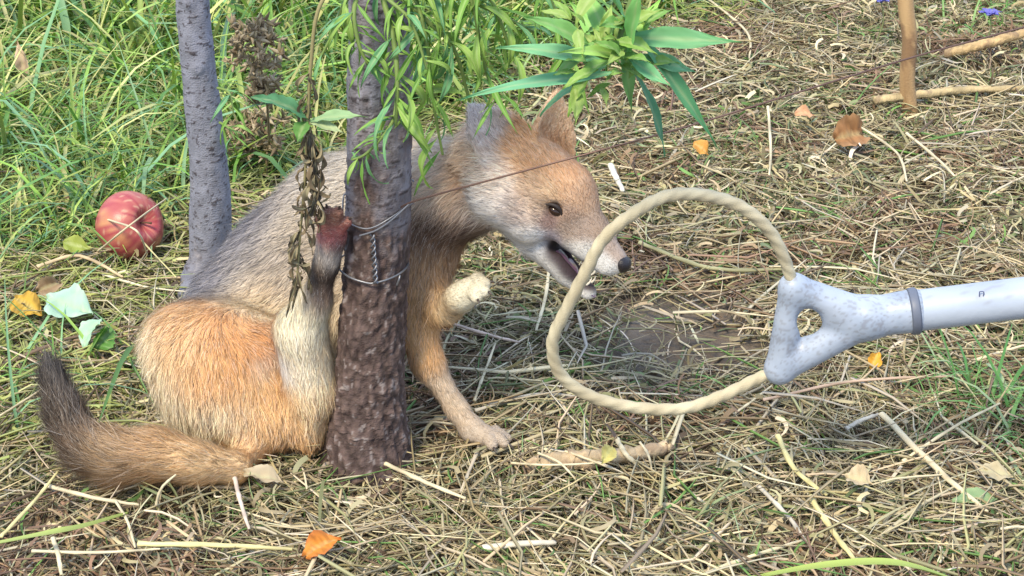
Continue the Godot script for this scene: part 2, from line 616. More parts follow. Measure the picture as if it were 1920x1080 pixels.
# ---------------------------------------------------------------- trees
func trunk_mesh(pts: Array, radii: Array, off: Vector3, seed_: int, rough_h: float, smooth_a: Color, smooth_b: Color, rough_a: Color, rough_b: Color, knots := [], dash_from := 0.33) -> ArrayMesh:
	var mb := MB.new()
	var path := smooth_path(pts, 46)
	var rad := interp(radii, path.size())
	var sides := 110
	var n1 := FastNoiseLite.new()
	n1.seed = seed_
	n1.frequency = 1.0
	n1.fractal_octaves = 3
	for k in path.size():
		var c: Vector3 = path[k]
		for s in sides:
			var a := TAU * s / sides
			var d := Vector3(cos(a), 0, sin(a))
			var q: Vector3 = c + d * rad[k]
			var plates := n1.get_noise_3d(q.x * 60.0, q.y * 24.0, q.z * 60.0)
			var grain := n1.get_noise_3d(q.x * 95.0 + 9.0, q.y * 60.0, q.z * 95.0)
			var coarse := n1.get_noise_3d(q.x * 16.0, q.y * 9.0, q.z * 16.0 + 40.0)
			# rough plated bark low down, smooth skin with lenticels above; the border wanders
			var rough := smoothstep(0.10, -0.10, q.y - rough_h + 0.22 * coarse + 0.10 * plates)
			var bump := lerpf(0.0010 * coarse + 0.0002 * grain, 0.0036 * (absf(plates) * 2.0 - 0.5) + 0.0012 * grain, rough) + 0.0022 * coarse
			bump += 0.010 * exp(-maxf(q.y, 0.0) / 0.022) * (0.8 + 0.7 * sin(a * 3.0 + seed_) + coarse)
			for kn in knots:
				var kd: float = q.distance_to(kn[0]) / kn[1]
				if kd < 2.5: bump += kn[1] * (0.55 * exp(-kd * kd) - 0.5 * exp(-kd * kd * 7.0))
			var smooth_c := smooth_a.lerp(smooth_b, clampf(0.5 + plates * 0.9 + grain * 0.5, 0.0, 1.0))
			# lenticels: short dark level dashes
			var dash := n1.get_noise_3d(q.x * 36.0 + 90.0, q.y * 170.0, q.z * 36.0)
			if dash > dash_from:
				smooth_c = smooth_c.lerp(Color(0.045, 0.035, 0.04), 0.85)
				bump += 0.0007
			if n1.get_noise_3d(q.x * 100.0, q.y * 110.0, q.z * 100.0 + 30.0) > 0.40:
				smooth_c = smooth_c.lerp(Color(0.05, 0.04, 0.045), 0.8)
			var rough_c := rough_a.lerp(rough_b, clampf(0.22 + absf(plates) * 1.3 + grain * 0.7 + 0.5 * n1.get_noise_3d(q.x * 150.0, q.y * 90.0 + 20.0, q.z * 150.0), 0.0, 1.0))
			if grain > 0.36: rough_c = rough_c.lerp(Color(0.34, 0.30, 0.29), 0.55)
			mb.put(c + d * (rad[k] + bump) - off, smooth_c.lerp(rough_c, rough))
	for k in path.size() - 1:
		for s in sides:
			var a := k * sides + s
			var b := k * sides + (s + 1) % sides
			mb.tri(a, a + sides, b)
			mb.tri(b, a + sides, b + sides)
	var top := mb.put(path[path.size() - 1] - off, rough_a)
	for s in sides:
		mb.tri(top, (path.size() - 1) * sides + (s + 1) % sides, (path.size() - 1) * sides + s)
	return mb.commit()

# a shoot with narrow leaves, each leaf a mesh of its own
func shoot(parent: Node3D, pts: Array, r: float, col: Color, count: int, from: float, lo: float, hi: float, shapes: Array, mt: Material, droop: float, spread: float, called := "shoot") -> Node3D:
	var off := parent.position
	var s := part(called, simple_tube(pts, [r, r * 0.8, r * 0.5], 8, 6, col, off), mt, parent)
	var path := smooth_path(pts, 12)
	for n in count:
		var f := from + (1.0 - from) * (n + rf(0.0, 0.9)) / count
		var k := int(minf(f * (path.size() - 1), path.size() - 2))
		var p: Vector3 = path[k]
		var t: Vector3 = (path[k + 1] - p).normalized()
		var side := t.cross(Vector3(rf(-1, 1), rf(-1, 1), rf(-1, 1))).normalized()
		var dir := (t * rf(0.1, 0.8) + side * spread - Vector3(0, droop * rf(0.5, 1.2), 0)).normalized()
		var l := part("leaf", shapes[rng.randi() % shapes.size()], mt, s)
		var b := leaf_basis(dir, Vector3(rf(-0.6, 0.6), 1.0, rf(-0.2, 0.9)))
		var k2 := rf(lo, hi)
		l.transform = Transform3D(b.scaled(Vector3.ONE * k2), p - off)
	return s

func make_trees() -> void:
	# ---- the tree the fox is tied to
	var t := base("tree", Vector3.ZERO)
	tag(t, "young fruit tree with rough dark lower bark, wired in front of the fox", "tree")
	var bark := relief(mat(Color.WHITE, 0.85), 0.04, 0.10, 16.0)
	var pts := [Vector3(0.0, -0.04, 0.0), Vector3(-0.002, 0.03, 0.0), Vector3(0.0020, 0.0680, 0.0000), Vector3(0.0060, 0.1222, 0.0000), Vector3(0.0130, 0.2016, 0.0000), Vector3(0.0194, 0.3038, 0.0000), Vector3(0.0238, 0.4021, 0.0000), Vector3(0.0270, 0.4968, 0.0000), Vector3(0.0280, 0.6102, 0.0000), Vector3(0.0354, 0.7667, -0.0200), Vector3(0.0312, 0.9550, -0.0400)]
	part("trunk", trunk_mesh(pts, [0.050, 0.044, 0.041, 0.0385, 0.036, 0.0345, 0.034, 0.0325, 0.031, 0.028, 0.024], Vector3.ZERO, 3, 0.33, Color(0.30, 0.29, 0.33), Color(0.14, 0.125, 0.135), Color(0.048, 0.031, 0.027), Color(0.15, 0.102, 0.090), [[Vector3(0.0153, 0.4443, 0.0320), 0.010], [Vector3(0.0112, 0.4908, 0.0320), 0.009], [Vector3(-0.0057, 0.1666, 0.0340), 0.012], [Vector3(0.0354, 0.2663, 0.0280), 0.008]]), bark, t)
	var lm := leaf_mat(0.65)
	rng.seed = 77
	var narrow := []
	for k in 4:
		var g: Color = [Color(0.14, 0.31, 0.05), Color(0.18, 0.36, 0.06), Color(0.13, 0.33, 0.14), Color(0.25, 0.41, 0.085)][k]
		narrow.append(leaf_mesh(LANCE, 1.0, 0.042 + 0.006 * k, 0.35, 0.5 + 0.5 * k, 0.012, g, g * 1.15))
	# narrow leaved shoots round the upper trunk
	var green := Color(0.20, 0.30, 0.08)
	shoot(t, [Vector3(0.0247, 0.5861, 0.0300), Vector3(0.0441, 0.5326, 0.0700), Vector3(0.0494, 0.4892, 0.0900), Vector3(0.0466, 0.4407, 0.0900)], 0.0035, green, 24, 0.2, 0.03, 0.08, narrow, lm, 0.45, 0.8)
	shoot(t, [Vector3(0.0302, 0.5719, 0.0200), Vector3(0.0732, 0.5459, 0.0600), Vector3(0.1051, 0.5158, 0.0700), Vector3(0.1201, 0.4512, 0.0500)], 0.003, green, 26, 0.15, 0.035, 0.09, narrow, lm, 0.3, 0.9)
	shoot(t, [Vector3(0.0309, 0.5997, 0.0200), Vector3(0.0787, 0.5759, 0.0500), Vector3(0.1322, 0.5637, 0.0800), Vector3(0.1851, 0.5291, 0.0600)], 0.003, green, 26, 0.2, 0.035, 0.09, narrow, lm, 0.6, 0.7)
	shoot(t, [Vector3(0.0242, 0.5886, 0.0200), Vector3(0.0078, 0.5603, 0.0700), Vector3(0.0111, 0.5249, 0.0800), Vector3(0.0199, 0.5025, 0.0800)], 0.003, green, 20, 0.3, 0.03, 0.07, narrow, lm, 0.4, 0.8)
	shoot(t, [Vector3(0.0474, 0.4666, 0.0600), Vector3(0.0423, 0.4397, 0.0800), Vector3(0.0175, 0.4097, 0.0850), Vector3(0.0005, 0.3989, 0.0800)], 0.0022, green, 18, 0.1, 0.02, 0.055, narrow, lm, 0.3, 0.9)
	shoot(t, [Vector3(0.0183, 0.5719, 0.0200), Vector3(-0.0032, 0.5527, 0.0300), Vector3(-0.0179, 0.5187, 0.0300), Vector3(-0.0326, 0.4901, 0.0300)], 0.0025, green, 10, 0.3, 0.03, 0.065, narrow, lm, 0.7, 0.7)
	shoot(t, [Vector3(0.0305, 0.5830, 0.0200), Vector3(0.0632, 0.5736, 0.0600), Vector3(0.0789, 0.5249, 0.0800), Vector3(0.0835, 0.4550, 0.0600), Vector3(0.0920, 0.3924, 0.0500)], 0.0028, green, 18, 0.15, 0.035, 0.075, narrow, lm, 0.5, 0.8)
	shoot(t, [Vector3(0.0311, 0.6052, 0.0200), Vector3(0.0737, 0.5924, 0.0500), Vector3(0.1325, 0.5887, 0.0900), Vector3(0.1637, 0.5137, 0.0800)], 0.0028, green, 20, 0.2, 0.035, 0.085, narrow, lm, 0.4, 0.9)
	shoot(t, [Vector3(0.0314, 0.6162, 0.0200), Vector3(0.0902, 0.6119, 0.0600), Vector3(0.1220, 0.5779, 0.0900), Vector3(0.1345, 0.5081, 0.0800), Vector3(0.1475, 0.4589, 0.0700)], 0.0026, green, 26, 0.25, 0.03, 0.075, narrow, lm, 0.5, 0.8)
	shoot(t, [Vector3(0.0247, 0.5861, 0.0300), Vector3(0.0372, 0.5713, 0.0700), Vector3(0.0640, 0.5505, 0.0900), Vector3(0.0793, 0.5041, 0.1000)], 0.0026, green, 24, 0.2, 0.03, 0.07, narrow, lm, 0.4, 0.9)
	shoot(t, [Vector3(0.0318, 0.6326, 0.0200), Vector3(0.1120, 0.6393, 0.0800), Vector3(0.1791, 0.6143, 0.1200), Vector3(0.2103, 0.5607, 0.1200), Vector3(0.2240, 0.5189, 0.1100)], 0.0026, green, 26, 0.3, 0.03, 0.075, narrow, lm, 0.5, 0.8)
	# the long arching twig whose tip of broad leaves hangs in front of the hay
	var twig := part("twig", simple_tube([Vector3(0.0360, 0.7689, -0.0100), Vector3(0.1136, 0.7886, 0.0800), Vector3(0.2077, 0.7210, 0.1700), Vector3(0.2716, 0.6393, 0.2000), Vector3(0.2651, 0.5810, 0.2100), Vector3(0.2532, 0.5488, 0.2150)], [0.006, 0.0045, 0.0032, 0.0022], 10, 7, Color(0.17, 0.25, 0.08)), lm, t)
	var hub := Vector3(0.2532, 0.5488, 0.2150)
	var spray := [[Vector3(0.3711, 0.5770, 0.2400), 0.0109, Color(0.128, 0.338, 0.145)], [Vector3(0.3651, 0.4624, 0.2000), 0.0083, Color(0.090, 0.284, 0.123)], [Vector3(0.3206, 0.4373, 0.1700), 0.0068, Color(0.105, 0.297, 0.174)], [Vector3(0.1758, 0.6024, 0.2600), 0.0094, Color(0.210, 0.446, 0.131)], [Vector3(0.1126, 0.4928, 0.1800), 0.0068, Color(0.150, 0.405, 0.217)], [Vector3(0.1871, 0.4685, 0.1600), 0.0062, Color(0.180, 0.432, 0.246)], [Vector3(0.3059, 0.6021, 0.1800), 0.0083, Color(0.300, 0.567, 0.116)], [Vector3(0.2101, 0.5743, 0.1200), 0.0078, Color(0.240, 0.486, 0.116)], [Vector3(0.2725, 0.6515, 0.2700), 0.0083, Color(0.195, 0.459, 0.145)], [Vector3(0.2359, 0.6562, 0.3000), 0.0088, Color(0.180, 0.446, 0.174)], [Vector3(0.3059, 0.5356, 0.2500), 0.0068, Color(0.150, 0.405, 0.189)], [Vector3(0.2114, 0.5787, 0.2900), 0.0068, Color(0.360, 0.594, 0.145)], [Vector3(0.2461, 0.5898, 0.2500), 0.008, Color(0.22, 0.45, 0.12)], [Vector3(0.2245, 0.5975, 0.1500), 0.009, Color(0.2, 0.42, 0.1)], [Vector3(0.2945, 0.5568, 0.1400), 0.008, Color(0.24, 0.46, 0.12)], [Vector3(0.1489, 0.5585, 0.2200), 0.008, Color(0.16, 0.40, 0.2)], [Vector3(0.3345, 0.5301, 0.2000), 0.008, Color(0.16, 0.38, 0.18)], [Vector3(0.2802, 0.4951, 0.2000), 0.007, Color(0.2, 0.42, 0.14)], [Vector3(0.2040, 0.5194, 0.2000), 0.007, Color(0.22, 0.44, 0.14)]]
	for q in spray:
		var p: Vector3 = q[0]
		var c: Color = q[2]
		var start := hub + Vector3(rf(-0.02, 0.03), rf(-0.006, 0.03), rf(-0.015, 0.015))
		if rng.randf() < 0.4: start = hub + (Vector3(0.2713, 0.6000, 0.2050) - hub) * rf(0.3, 1.0)
		var l := part("leaf", leaf_mesh(LANCE, (p - start).length() * 1.02, q[1], 0.3, 0.35, 0.001, c, c * 1.2), lm, twig)
		l.transform = Transform3D(leaf_basis(p - start + Vector3(0, 0.012, 0), Vector3(rf(-0.6, 0.6), 0.8, 0.8)), start)
	var young := []
	for k in 3:
		var c: Color = [Color(0.22, 0.38, 0.075), Color(0.17, 0.34, 0.07), Color(0.27, 0.40, 0.10)][k]
		young.append(leaf_mesh(LANCE, 1.0, 0.16, 0.4, 0.8, 0.01, c, c * 1.1))
	for n in 46:
		var l := part("young_leaf", young[n % 3], lm, twig)
		var d := Vector3(rf(-1, 1), rf(-0.5, 1.0), rf(-1, 1)).normalized()
		l.transform = Transform3D(leaf_basis(d, Vector3(rf(-0.5, 0.5), 1.0, 0.5)).scaled(Vector3.ONE * rf(0.022, 0.05)), hub + Vector3(rf(-0.035, 0.035), rf(-0.025, 0.045), rf(-0.025, 0.025)))
	# the withered shoot hanging before the fox's back
	var dead := leaf_mat(0.9, Color(0.1, 0.08, 0.05))
	var brown := []
	for k in 4:
		var c: Color = [Color(0.10, 0.075, 0.045), Color(0.20, 0.15, 0.09), Color(0.07, 0.06, 0.045), Color(0.30, 0.25, 0.15)][k]
		brown.append(leaf_mesh(LANCE, 1.0, 0.05, 0.9, 0.9 + 0.8 * k, 0.05, c, c * 1.2))
	shoot(t, [Vector3(0.0033, 0.5861, 0.0300), Vector3(-0.0275, 0.5570, 0.0600), Vector3(-0.0386, 0.4970, 0.0650), Vector3(-0.0445, 0.4338, 0.0650), Vector3(-0.0503, 0.3727, 0.0600), Vector3(-0.0595, 0.2976, 0.0550), Vector3(-0.0653, 0.2445, 0.0550)], 0.0022, Color(0.28, 0.25, 0.12), 70, 0.36, 0.014, 0.045, brown, dead, 0.9, 0.6, "withered_shoot")
	shoot(t, [Vector3(-0.0443, 0.4367, 0.0650), Vector3(-0.0381, 0.4065, 0.0700), Vector3(-0.0382, 0.3769, 0.0700), Vector3(-0.0405, 0.3470, 0.0700)], 0.0016, Color(0.2, 0.17, 0.1), 26, 0.05, 0.025, 0.06, brown, dead, 1.6, 0.35, "withered_shoot")
	for q in [[Vector3(-0.0443, 0.4367, 0.0650), Vector3(-0.0979, 0.4694, 0.0900), 0.012, Color(0.09, 0.25, 0.12)], [Vector3(-0.0455, 0.4349, 0.0650), Vector3(-0.0522, 0.4176, 0.0900), 0.009, Color(0.10, 0.24, 0.05)], [Vector3(-0.0428, 0.4349, 0.0650), Vector3(0.0189, 0.4465, 0.0900), 0.008, Color(0.25, 0.40, 0.20)], [Vector3(-0.0428, 0.4338, 0.0650), Vector3(-0.0044, 0.4251, 0.0900), 0.006, Color(0.35, 0.44, 0.25)]]:
		var a: Vector3 = q[0]
		var b2: Vector3 = q[1]
		var c2: Color = q[3]
		var l := part("leaf", leaf_mesh(LANCE, a.distance_to(b2), q[2], 0.4, 0.5, 0.001, c2, c2 * 1.2), lm, t)
		l.transform = Transform3D(leaf_basis(b2 - a + Vector3(0, 0.01, 0), Vector3(0.0, 1.0, 0.4)), a)
	# ---- the tree behind
	var root := Vector3(-0.2450, 0.0000, -0.4594)
	var u := base("tree", root)
	tag(u, "smooth grey young tree rising behind the fox, free of wire", "tree")
	var z: float = root.z
	var up := [root - Vector3(0, 0.04, 0), root + Vector3(0, 0.01, 0), Vector3(-0.2426, 0.0186, -0.5000), Vector3(-0.2377, 0.0970, -0.5000), Vector3(-0.2371, 0.1734, -0.5000), Vector3(-0.2393, 0.2481, -0.5000), Vector3(-0.2415, 0.3210, -0.5000), Vector3(-0.2431, 0.3993, -0.5000), Vector3(-0.2383, 0.5500, -0.5000), Vector3(-0.2337, 0.7125, -0.5000)]
	part("trunk", trunk_mesh(up, [0.036, 0.030, 0.0265, 0.0262, 0.0250, 0.0235, 0.0220, 0.0212, 0.020, 0.018], root, 8, 0.02, Color(0.26, 0.27, 0.33), Color(0.19, 0.195, 0.235), Color(0.10, 0.09, 0.095), Color(0.25, 0.24, 0.26), [[Vector3(-0.2371, 0.2939, -0.4750), 0.008], [Vector3(-0.2464, 0.3793, -0.4750), 0.007], [Vector3(-0.2260, 0.1557, -0.4700), 0.007]], 0.42), bark, u)
	shoot(u, [Vector3(-0.2149, 0.2666, -0.4800), Vector3(-0.1974, 0.2669, -0.4600), Vector3(-0.1922, 0.2416, -0.4500)], 0.002, green, 9, 0.1, 0.03, 0.06, narrow, lm, 0.5, 0.8)
	shoot(u, [Vector3(-0.2150, 0.2189, -0.4800), Vector3(-0.2015, 0.2194, -0.4600), Vector3(-0.1928, 0.2072, -0.4500)], 0.002, green, 6, 0.1, 0.03, 0.055, narrow, lm, 0.6, 0.8)

# dried weeds with knobbly seed heads
func seed_weed(label: String, foot: Vector3, tip: Vector3, n: int, spread: float, size: float) -> void:
	var o := base("dried_weed", foot)
	tag(o, label, "weed")
	var dm := leaf_mat(0.9, Color(0.12, 0.1, 0.06))
	var d := tip - foot
	part("stem", simple_tube([Vector3(0, -0.01, 0), d * 0.5 + Vector3(0.01, 0, 0.01), d], [0.0022, 0.0018, 0.001], 8, 6, Color(0.22, 0.17, 0.1)), dm, o)
	var shapes := []
	for k in 4:
		var mb := MB.new()
		rng.seed = 900 + k
		for e in 9:
			var dir := Vector3(rf(-1, 1), rf(-0.7, 1), rf(-1, 1)).normalized()
			var q := dir * rf(0.15, 0.5)
			tube(mb, [q * 0.2, q * 0.8 + Vector3(rf(-0.1, 0.1), rf(-0.1, 0.1), 0), q + dir * 0.35], [0.05, 0.13, 0.03], 5, [Color(0.32, 0.25, 0.16), Color(0.18, 0.13, 0.08), Color(0.45, 0.37, 0.24), Color(0.25, 0.2, 0.11)][(e + k) % 4])
		shapes.append(mb.commit())
	rng.seed = 55 + n
	var mt := mat(Color.WHITE, 0.9)
	for k in n:
		var s := part("seed_head", shapes[k % 4], mt, o)
		var f := rf(0.45, 1.0)
		var wide := spread * (1.0 - absf(f - 0.75) * 2.0)
		s.transform = Transform3D(Basis(Vector3(rf(-1, 1), rf(-1, 1), rf(-1, 1)).normalized(), rf(0, TAU)).scaled(Vector3.ONE * size * rf(0.6, 1.3)), d * f + Vector3(rf(-1, 1), rf(-0.5, 0.5), rf(-1, 1)) * wide)

# ---------------------------------------------------------------- the fox
var paints := []
var combs := []

func fox_paint(p: Vector3, col: Color, fur: float, reach := 0.03) -> void:
	paints.append([p, col, fur, reach])

func fox_comb(p: Vector3, d: Vector3, reach := 0.05) -> void:
	combs.append([p, d, reach])

const PX := 0.000606

func make_fox() -> void:
	var at := Vector3(-0.10, 0.0, -0.08)
	var fox := base("fox", at)
	tag(fox, "tan and grey fox sitting behind the trunk with its mouth open", "fox")
	var mb := MB.new()
	# ---------- trunk, haunches, legs and tail
	var f := Field.new(Vector3(-0.4139, -0.0726, 0.0000) + Vector3(0, -0.04, -0.30), Vector3(0.1637, 0.4380, 0.0000) + Vector3(0.02, 0.0, 0.14), 0.0055)
	var hip := Vector3(-0.1622, 0.1240, -0.1500); var loin := Vector3(-0.0993, 0.1700, -0.1700); var ribs := Vector3(-0.0348, 0.2214, -0.1700); var sho := Vector3(0.0322, 0.2572, -0.1500); var neck := Vector3(0.0981, 0.2887, -0.1000)
	f.cone(hip, loin, 88 * PX, 100 * PX, 0.03)
	f.cone(loin, ribs, 100 * PX, 112 * PX, 0.03)
	f.cone(ribs, sho, 112 * PX, 108 * PX, 0.03)
	f.cone(sho, neck, 104 * PX, 84 * PX, 0.03)
	f.cone(neck, Vector3(0.1666, 0.3156, -0.0450), 84 * PX, 66 * PX, 0.03)
	f.cone(Vector3(-0.0853, 0.1006, -0.1200), Vector3(0.0035, 0.1786, -0.1300), 80 * PX, 90 * PX, 0.04)
	f.cone(Vector3(0.0035, 0.1786, -0.1300), Vector3(0.0608, 0.2130, -0.1000), 90 * PX, 72 * PX, 0.03)
	# haunch resting on the ground
	f.cone(Vector3(-0.2069, 0.1049, -0.0650), Vector3(-0.1674, 0.0811, -0.0450), 80 * PX, 96 * PX, 0.03)
	f.cone(Vector3(-0.1674, 0.0811, -0.0450), Vector3(-0.1064, 0.0457, -0.0250), 96 * PX, 72 * PX, 0.03)
	f.cone(Vector3(-0.2078, 0.1022, -0.0700), Vector3(-0.1585, 0.1058, -0.1100), 78 * PX, 80 * PX, 0.03)
	f.cone(Vector3(-0.1625, 0.1230, -0.0500), Vector3(-0.1015, 0.1256, -0.0450), 70 * PX, 40 * PX, 0.025)
	f.cone(Vector3(-0.2038, 0.0470, -0.0500), Vector3(-0.1344, 0.0331, -0.0250), 60 * PX, 55 * PX, 0.03)
	# raised hind leg, its foot held against the tree by the wire
	f.cone(Vector3(-0.0695, 0.0301, -0.0120), Vector3(-0.0605, 0.0857, -0.0050), 40 * PX, 50 * PX, 0.009)
	f.cone(Vector3(-0.0605, 0.0857, -0.0050), Vector3(-0.0705, 0.1622, 0.0000), 50 * PX, 48 * PX, 0.008)
	f.cone(Vector3(-0.0705, 0.1622, 0.0000), Vector3(-0.0515, 0.2033, 0.0100), 48 * PX, 30 * PX, 0.010)
	f.cone(Vector3(-0.0515, 0.2033, 0.0100), Vector3(-0.0355, 0.2554, 0.0250), 28 * PX, 20 * PX, 0.012)
	f.cone(Vector3(-0.0355, 0.2554, 0.0250), Vector3(-0.0280, 0.2911, 0.0300), 21 * PX, 28 * PX, 0.012)
	# standing foreleg
	f.cone(Vector3(0.0521, 0.2000, -0.0850), Vector3(0.0538, 0.1450, -0.0600), 54 * PX, 38 * PX, 0.025)
	f.cone(Vector3(0.0538, 0.1450, -0.0600), Vector3(0.0680, 0.0983, -0.0450), 38 * PX, 29 * PX, 0.02)
	f.cone(Vector3(0.0680, 0.0983, -0.0450), Vector3(0.1005, 0.0470, -0.0300), 28 * PX, 19 * PX, 0.015)
	f.cone(Vector3(0.1005, 0.0470, -0.0300), Vector3(0.1188, 0.0277, -0.0150), 19 * PX, 22 * PX, 0.012)
	f.cone(Vector3(0.1188, 0.0277, -0.0150), Vector3(0.1347, 0.0245, -0.0060), 22 * PX, 18 * PX, 0.010)
	# lifted foreleg
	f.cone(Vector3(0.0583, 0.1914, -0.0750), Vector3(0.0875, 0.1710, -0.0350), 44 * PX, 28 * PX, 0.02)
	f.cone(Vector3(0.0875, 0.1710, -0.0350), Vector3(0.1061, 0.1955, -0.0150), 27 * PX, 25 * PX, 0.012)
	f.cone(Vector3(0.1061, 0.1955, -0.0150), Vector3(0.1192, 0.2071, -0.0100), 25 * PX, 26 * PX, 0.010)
	# tail
	var tail := [Vector3(-0.1331, 0.0056, 0.0000), Vector3(-0.1437, 0.0200, 0.0570), Vector3(-0.1802, 0.0320, 0.0656), Vector3(-0.2287, 0.0360, 0.0540), Vector3(-0.2711, 0.0380, 0.0643), Vector3(-0.3065, 0.0460, 0.0594), Vector3(-0.3297, 0.0780, 0.0397), Vector3(-0.3430, 0.1200, 0.0234)]
	var tr := [24, 24, 32, 42, 42, 36, 30, 24]
	for k in tail.size() - 1:
		f.cone(tail[k], tail[k + 1], tr[k] * PX, tr[k + 1] * PX, 0.02)
	f.net(mb, at)
	# ---------- paws, on finer grids: four toes each, with claws
	var claws := []
	for w in [[Vector3(0.1188, 0.0277, -0.0150), Vector3(0.1323, 0.0252, -0.0060), 22.0, [Vector3(0.1491, 0.0199, -0.0200), Vector3(0.1577, 0.0205, -0.0080), Vector3(0.1547, 0.0224, 0.0060), Vector3(0.1409, 0.0243, 0.0140)], 11.0], [Vector3(0.1073, 0.1966, -0.0140), Vector3(0.1192, 0.2071, -0.0100), 25.0, [Vector3(0.1280, 0.2169, -0.0180), Vector3(0.1345, 0.2152, -0.0080), Vector3(0.1335, 0.2115, 0.0030), Vector3(0.1248, 0.2078, 0.0100)], 12.0], [Vector3(-0.0332, 0.2658, 0.0270), Vector3(-0.0279, 0.2907, 0.0320), 22.0, [Vector3(-0.0386, 0.3151, 0.0420), Vector3(-0.0296, 0.3285, 0.0500), Vector3(-0.0184, 0.3272, 0.0500), Vector3(-0.0104, 0.3135, 0.0440)], 11.0]]:
		var knuckle: Vector3 = w[1]
		var pf := Field.new(knuckle - Vector3.ONE * 0.052, knuckle + Vector3.ONE * 0.052, 0.0024)
		pf.cone(w[0], knuckle, w[2] * PX, (w[2] - 1.0) * PX, 0.006)
		for toe in w[3]:
			var step: Vector3 = toe - knuckle
			pf.cone(knuckle + step * 0.25, knuckle + step * 0.72 + Vector3(0, 0.003, 0), 15.0 * PX, w[4] * 1.1 * PX, 0.003)
			pf.cone(knuckle + step * 0.72 + Vector3(0, 0.003, 0), toe, w[4] * 1.1 * PX, w[4] * 0.9 * PX, 0.002)
			claws.append([knuckle + step * 1.08, step.normalized()])
		pf.net(mb, at)
	# ---------- head, on a finer grid
	var c := Vector3(0.1880, 0.3262, -0.0350)
	var fd := Vector3(0.7502, -0.4787, 0.4561)
	var sd := Vector3(0.3517, -0.2202, -0.9099)
	sd = (sd - fd * sd.dot(fd)).normalized()
	var ud := fd.cross(sd).normalized()
	if ud.y < 0.0: ud = -ud
	var hp := func(a: float, b: float, s: float) -> Vector3: return c + fd * a + ud * b + sd * s
	var h := Field.new(c + Vector3(-0.105, -0.125, -0.095), c + Vector3(0.135, 0.115, 0.085), 0.0026)
	h.cone(hp.call(-0.055, -0.01, 0.0), hp.call(0.0, -0.002, 0.0), 0.044, 0.043, 0.02)
	h.cone(hp.call(0.0, 0.0, 0.0), hp.call(0.034, 0.008, 0.0), 0.044, 0.038, 0.015)
	for s in [-1.0, 1.0]:
		h.cone(hp.call(-0.018, -0.024, 0.027 * s), hp.call(0.028, -0.030, 0.026 * s), 0.032, 0.024, 0.015)
		h.cone(hp.call(-0.03, -0.02, 0.03 * s), hp.call(-0.015, -0.034, 0.036 * s), 0.026, 0.02, 0.015)
		# brow over the eye and the cheek below it
		h.cone(hp.call(0.028, 0.018, 0.022 * s), hp.call(0.052, 0.010, 0.016 * s), 0.013, 0.009, 0.012)
		h.cone(hp.call(0.03, -0.016, 0.026 * s), hp.call(0.066, -0.018, 0.013 * s), 0.014, 0.012, 0.012)
		# upper lip
		h.cone(hp.call(0.07, -0.020, 0.010 * s), hp.call(0.118, -0.022, 0.006 * s), 0.013, 0.0085, 0.008)
		h.cone(hp.call(0.03, -0.045, 0.015 * s), hp.call(0.092, -0.056, 0.009 * s), 0.015, 0.0085, 0.008)
	h.cone(hp.call(0.03, 0.002, 0.0), hp.call(0.085, -0.006, 0.0), 0.037, 0.0225, 0.012)
	h.cone(hp.call(0.085, -0.008, 0.0), hp.call(0.122, -0.012, 0.0), 0.022, 0.0150, 0.010)
	# lower jaw, hanging open
	h.cone(hp.call(-0.005, -0.04, 0.0), hp.call(0.04, -0.05, 0.0), 0.028, 0.020, 0.012)
	h.cone(hp.call(0.04, -0.05, 0.0), hp.call(0.088, -0.057, 0.0), 0.019, 0.013, 0.008)
	h.cone(hp.call(0.088, -0.057, 0.0), hp.call(0.119, -0.058, 0.0), 0.013, 0.0095, 0.006)
	# eye sockets
	for s in [-1.0, 1.0]:
		h.cut(hp.call(0.045, 0.003, 0.038 * s), hp.call(0.047, 0.003, 0.042 * s), 0.0085, 0.0085, 0.004)
	# mouth gape
	h.cut(hp.call(0.064, -0.038, -0.03), hp.call(0.064, -0.038, 0.03), 0.006, 0.007, 0.004)
	h.cut(hp.call(0.074, -0.039, 0.0), hp.call(0.14, -0.040, 0.0), 0.009, 0.011, 0.004)
	# ears
	var near_axis := (ud * 0.45 - sd * 0.5 - fd * 1.3).normalized()
	var near_face := (fd * 0.75 - sd * 0.35 + ud * 0.2); near_face = (near_face - near_axis * near_face.dot(near_axis)).normalized()
	h.ear(hp.call(-0.040, 0.020, -0.032), near_axis, near_axis.cross(near_face), near_face, 0.060, 0.033, 0.0052, 0.010)
	var far_axis := (ud * 1.0 + sd * 0.02 - fd * 0.50).normalized()
	var far_face := (fd * 0.85 + sd * 0.15 - sd * 0.5); far_face = (far_face - far_axis * far_face.dot(far_axis)).normalized()
	h.ear(hp.call(-0.012, 0.026, 0.026), far_axis, far_axis.cross(far_face), far_face, 0.070, 0.033, 0.0052, 0.010)
	var head_from := mb.v.size()
	h.net(mb, at)
	# ---------- coat: colours, hair length and the way it lies
	var grey := Color(0.235, 0.225, 0.25); var ash := Color(0.43, 0.385, 0.345); var orange := Color(0.720, 0.377, 0.156); var tan_ := Color(0.787, 0.509, 0.263); var pale := Color(0.860, 0.705, 0.490); var dark := Color(0.075, 0.05, 0.04); var brown := Color(0.17, 0.095, 0.06)
	fox_paint(Vector3(-0.1929, 0.1697, -0.1200), grey, 0.016); fox_paint(Vector3(-0.1685, 0.2079, -0.1400), grey, 0.016); fox_paint(Vector3(-0.1324, 0.2326, -0.1600), grey, 0.016); fox_paint(Vector3(-0.0917, 0.2461, -0.1600), ash, 0.016); fox_paint(Vector3(-0.1459, 0.1996, -0.1000), Color(0.362, 0.339, 0.335), 0.016)
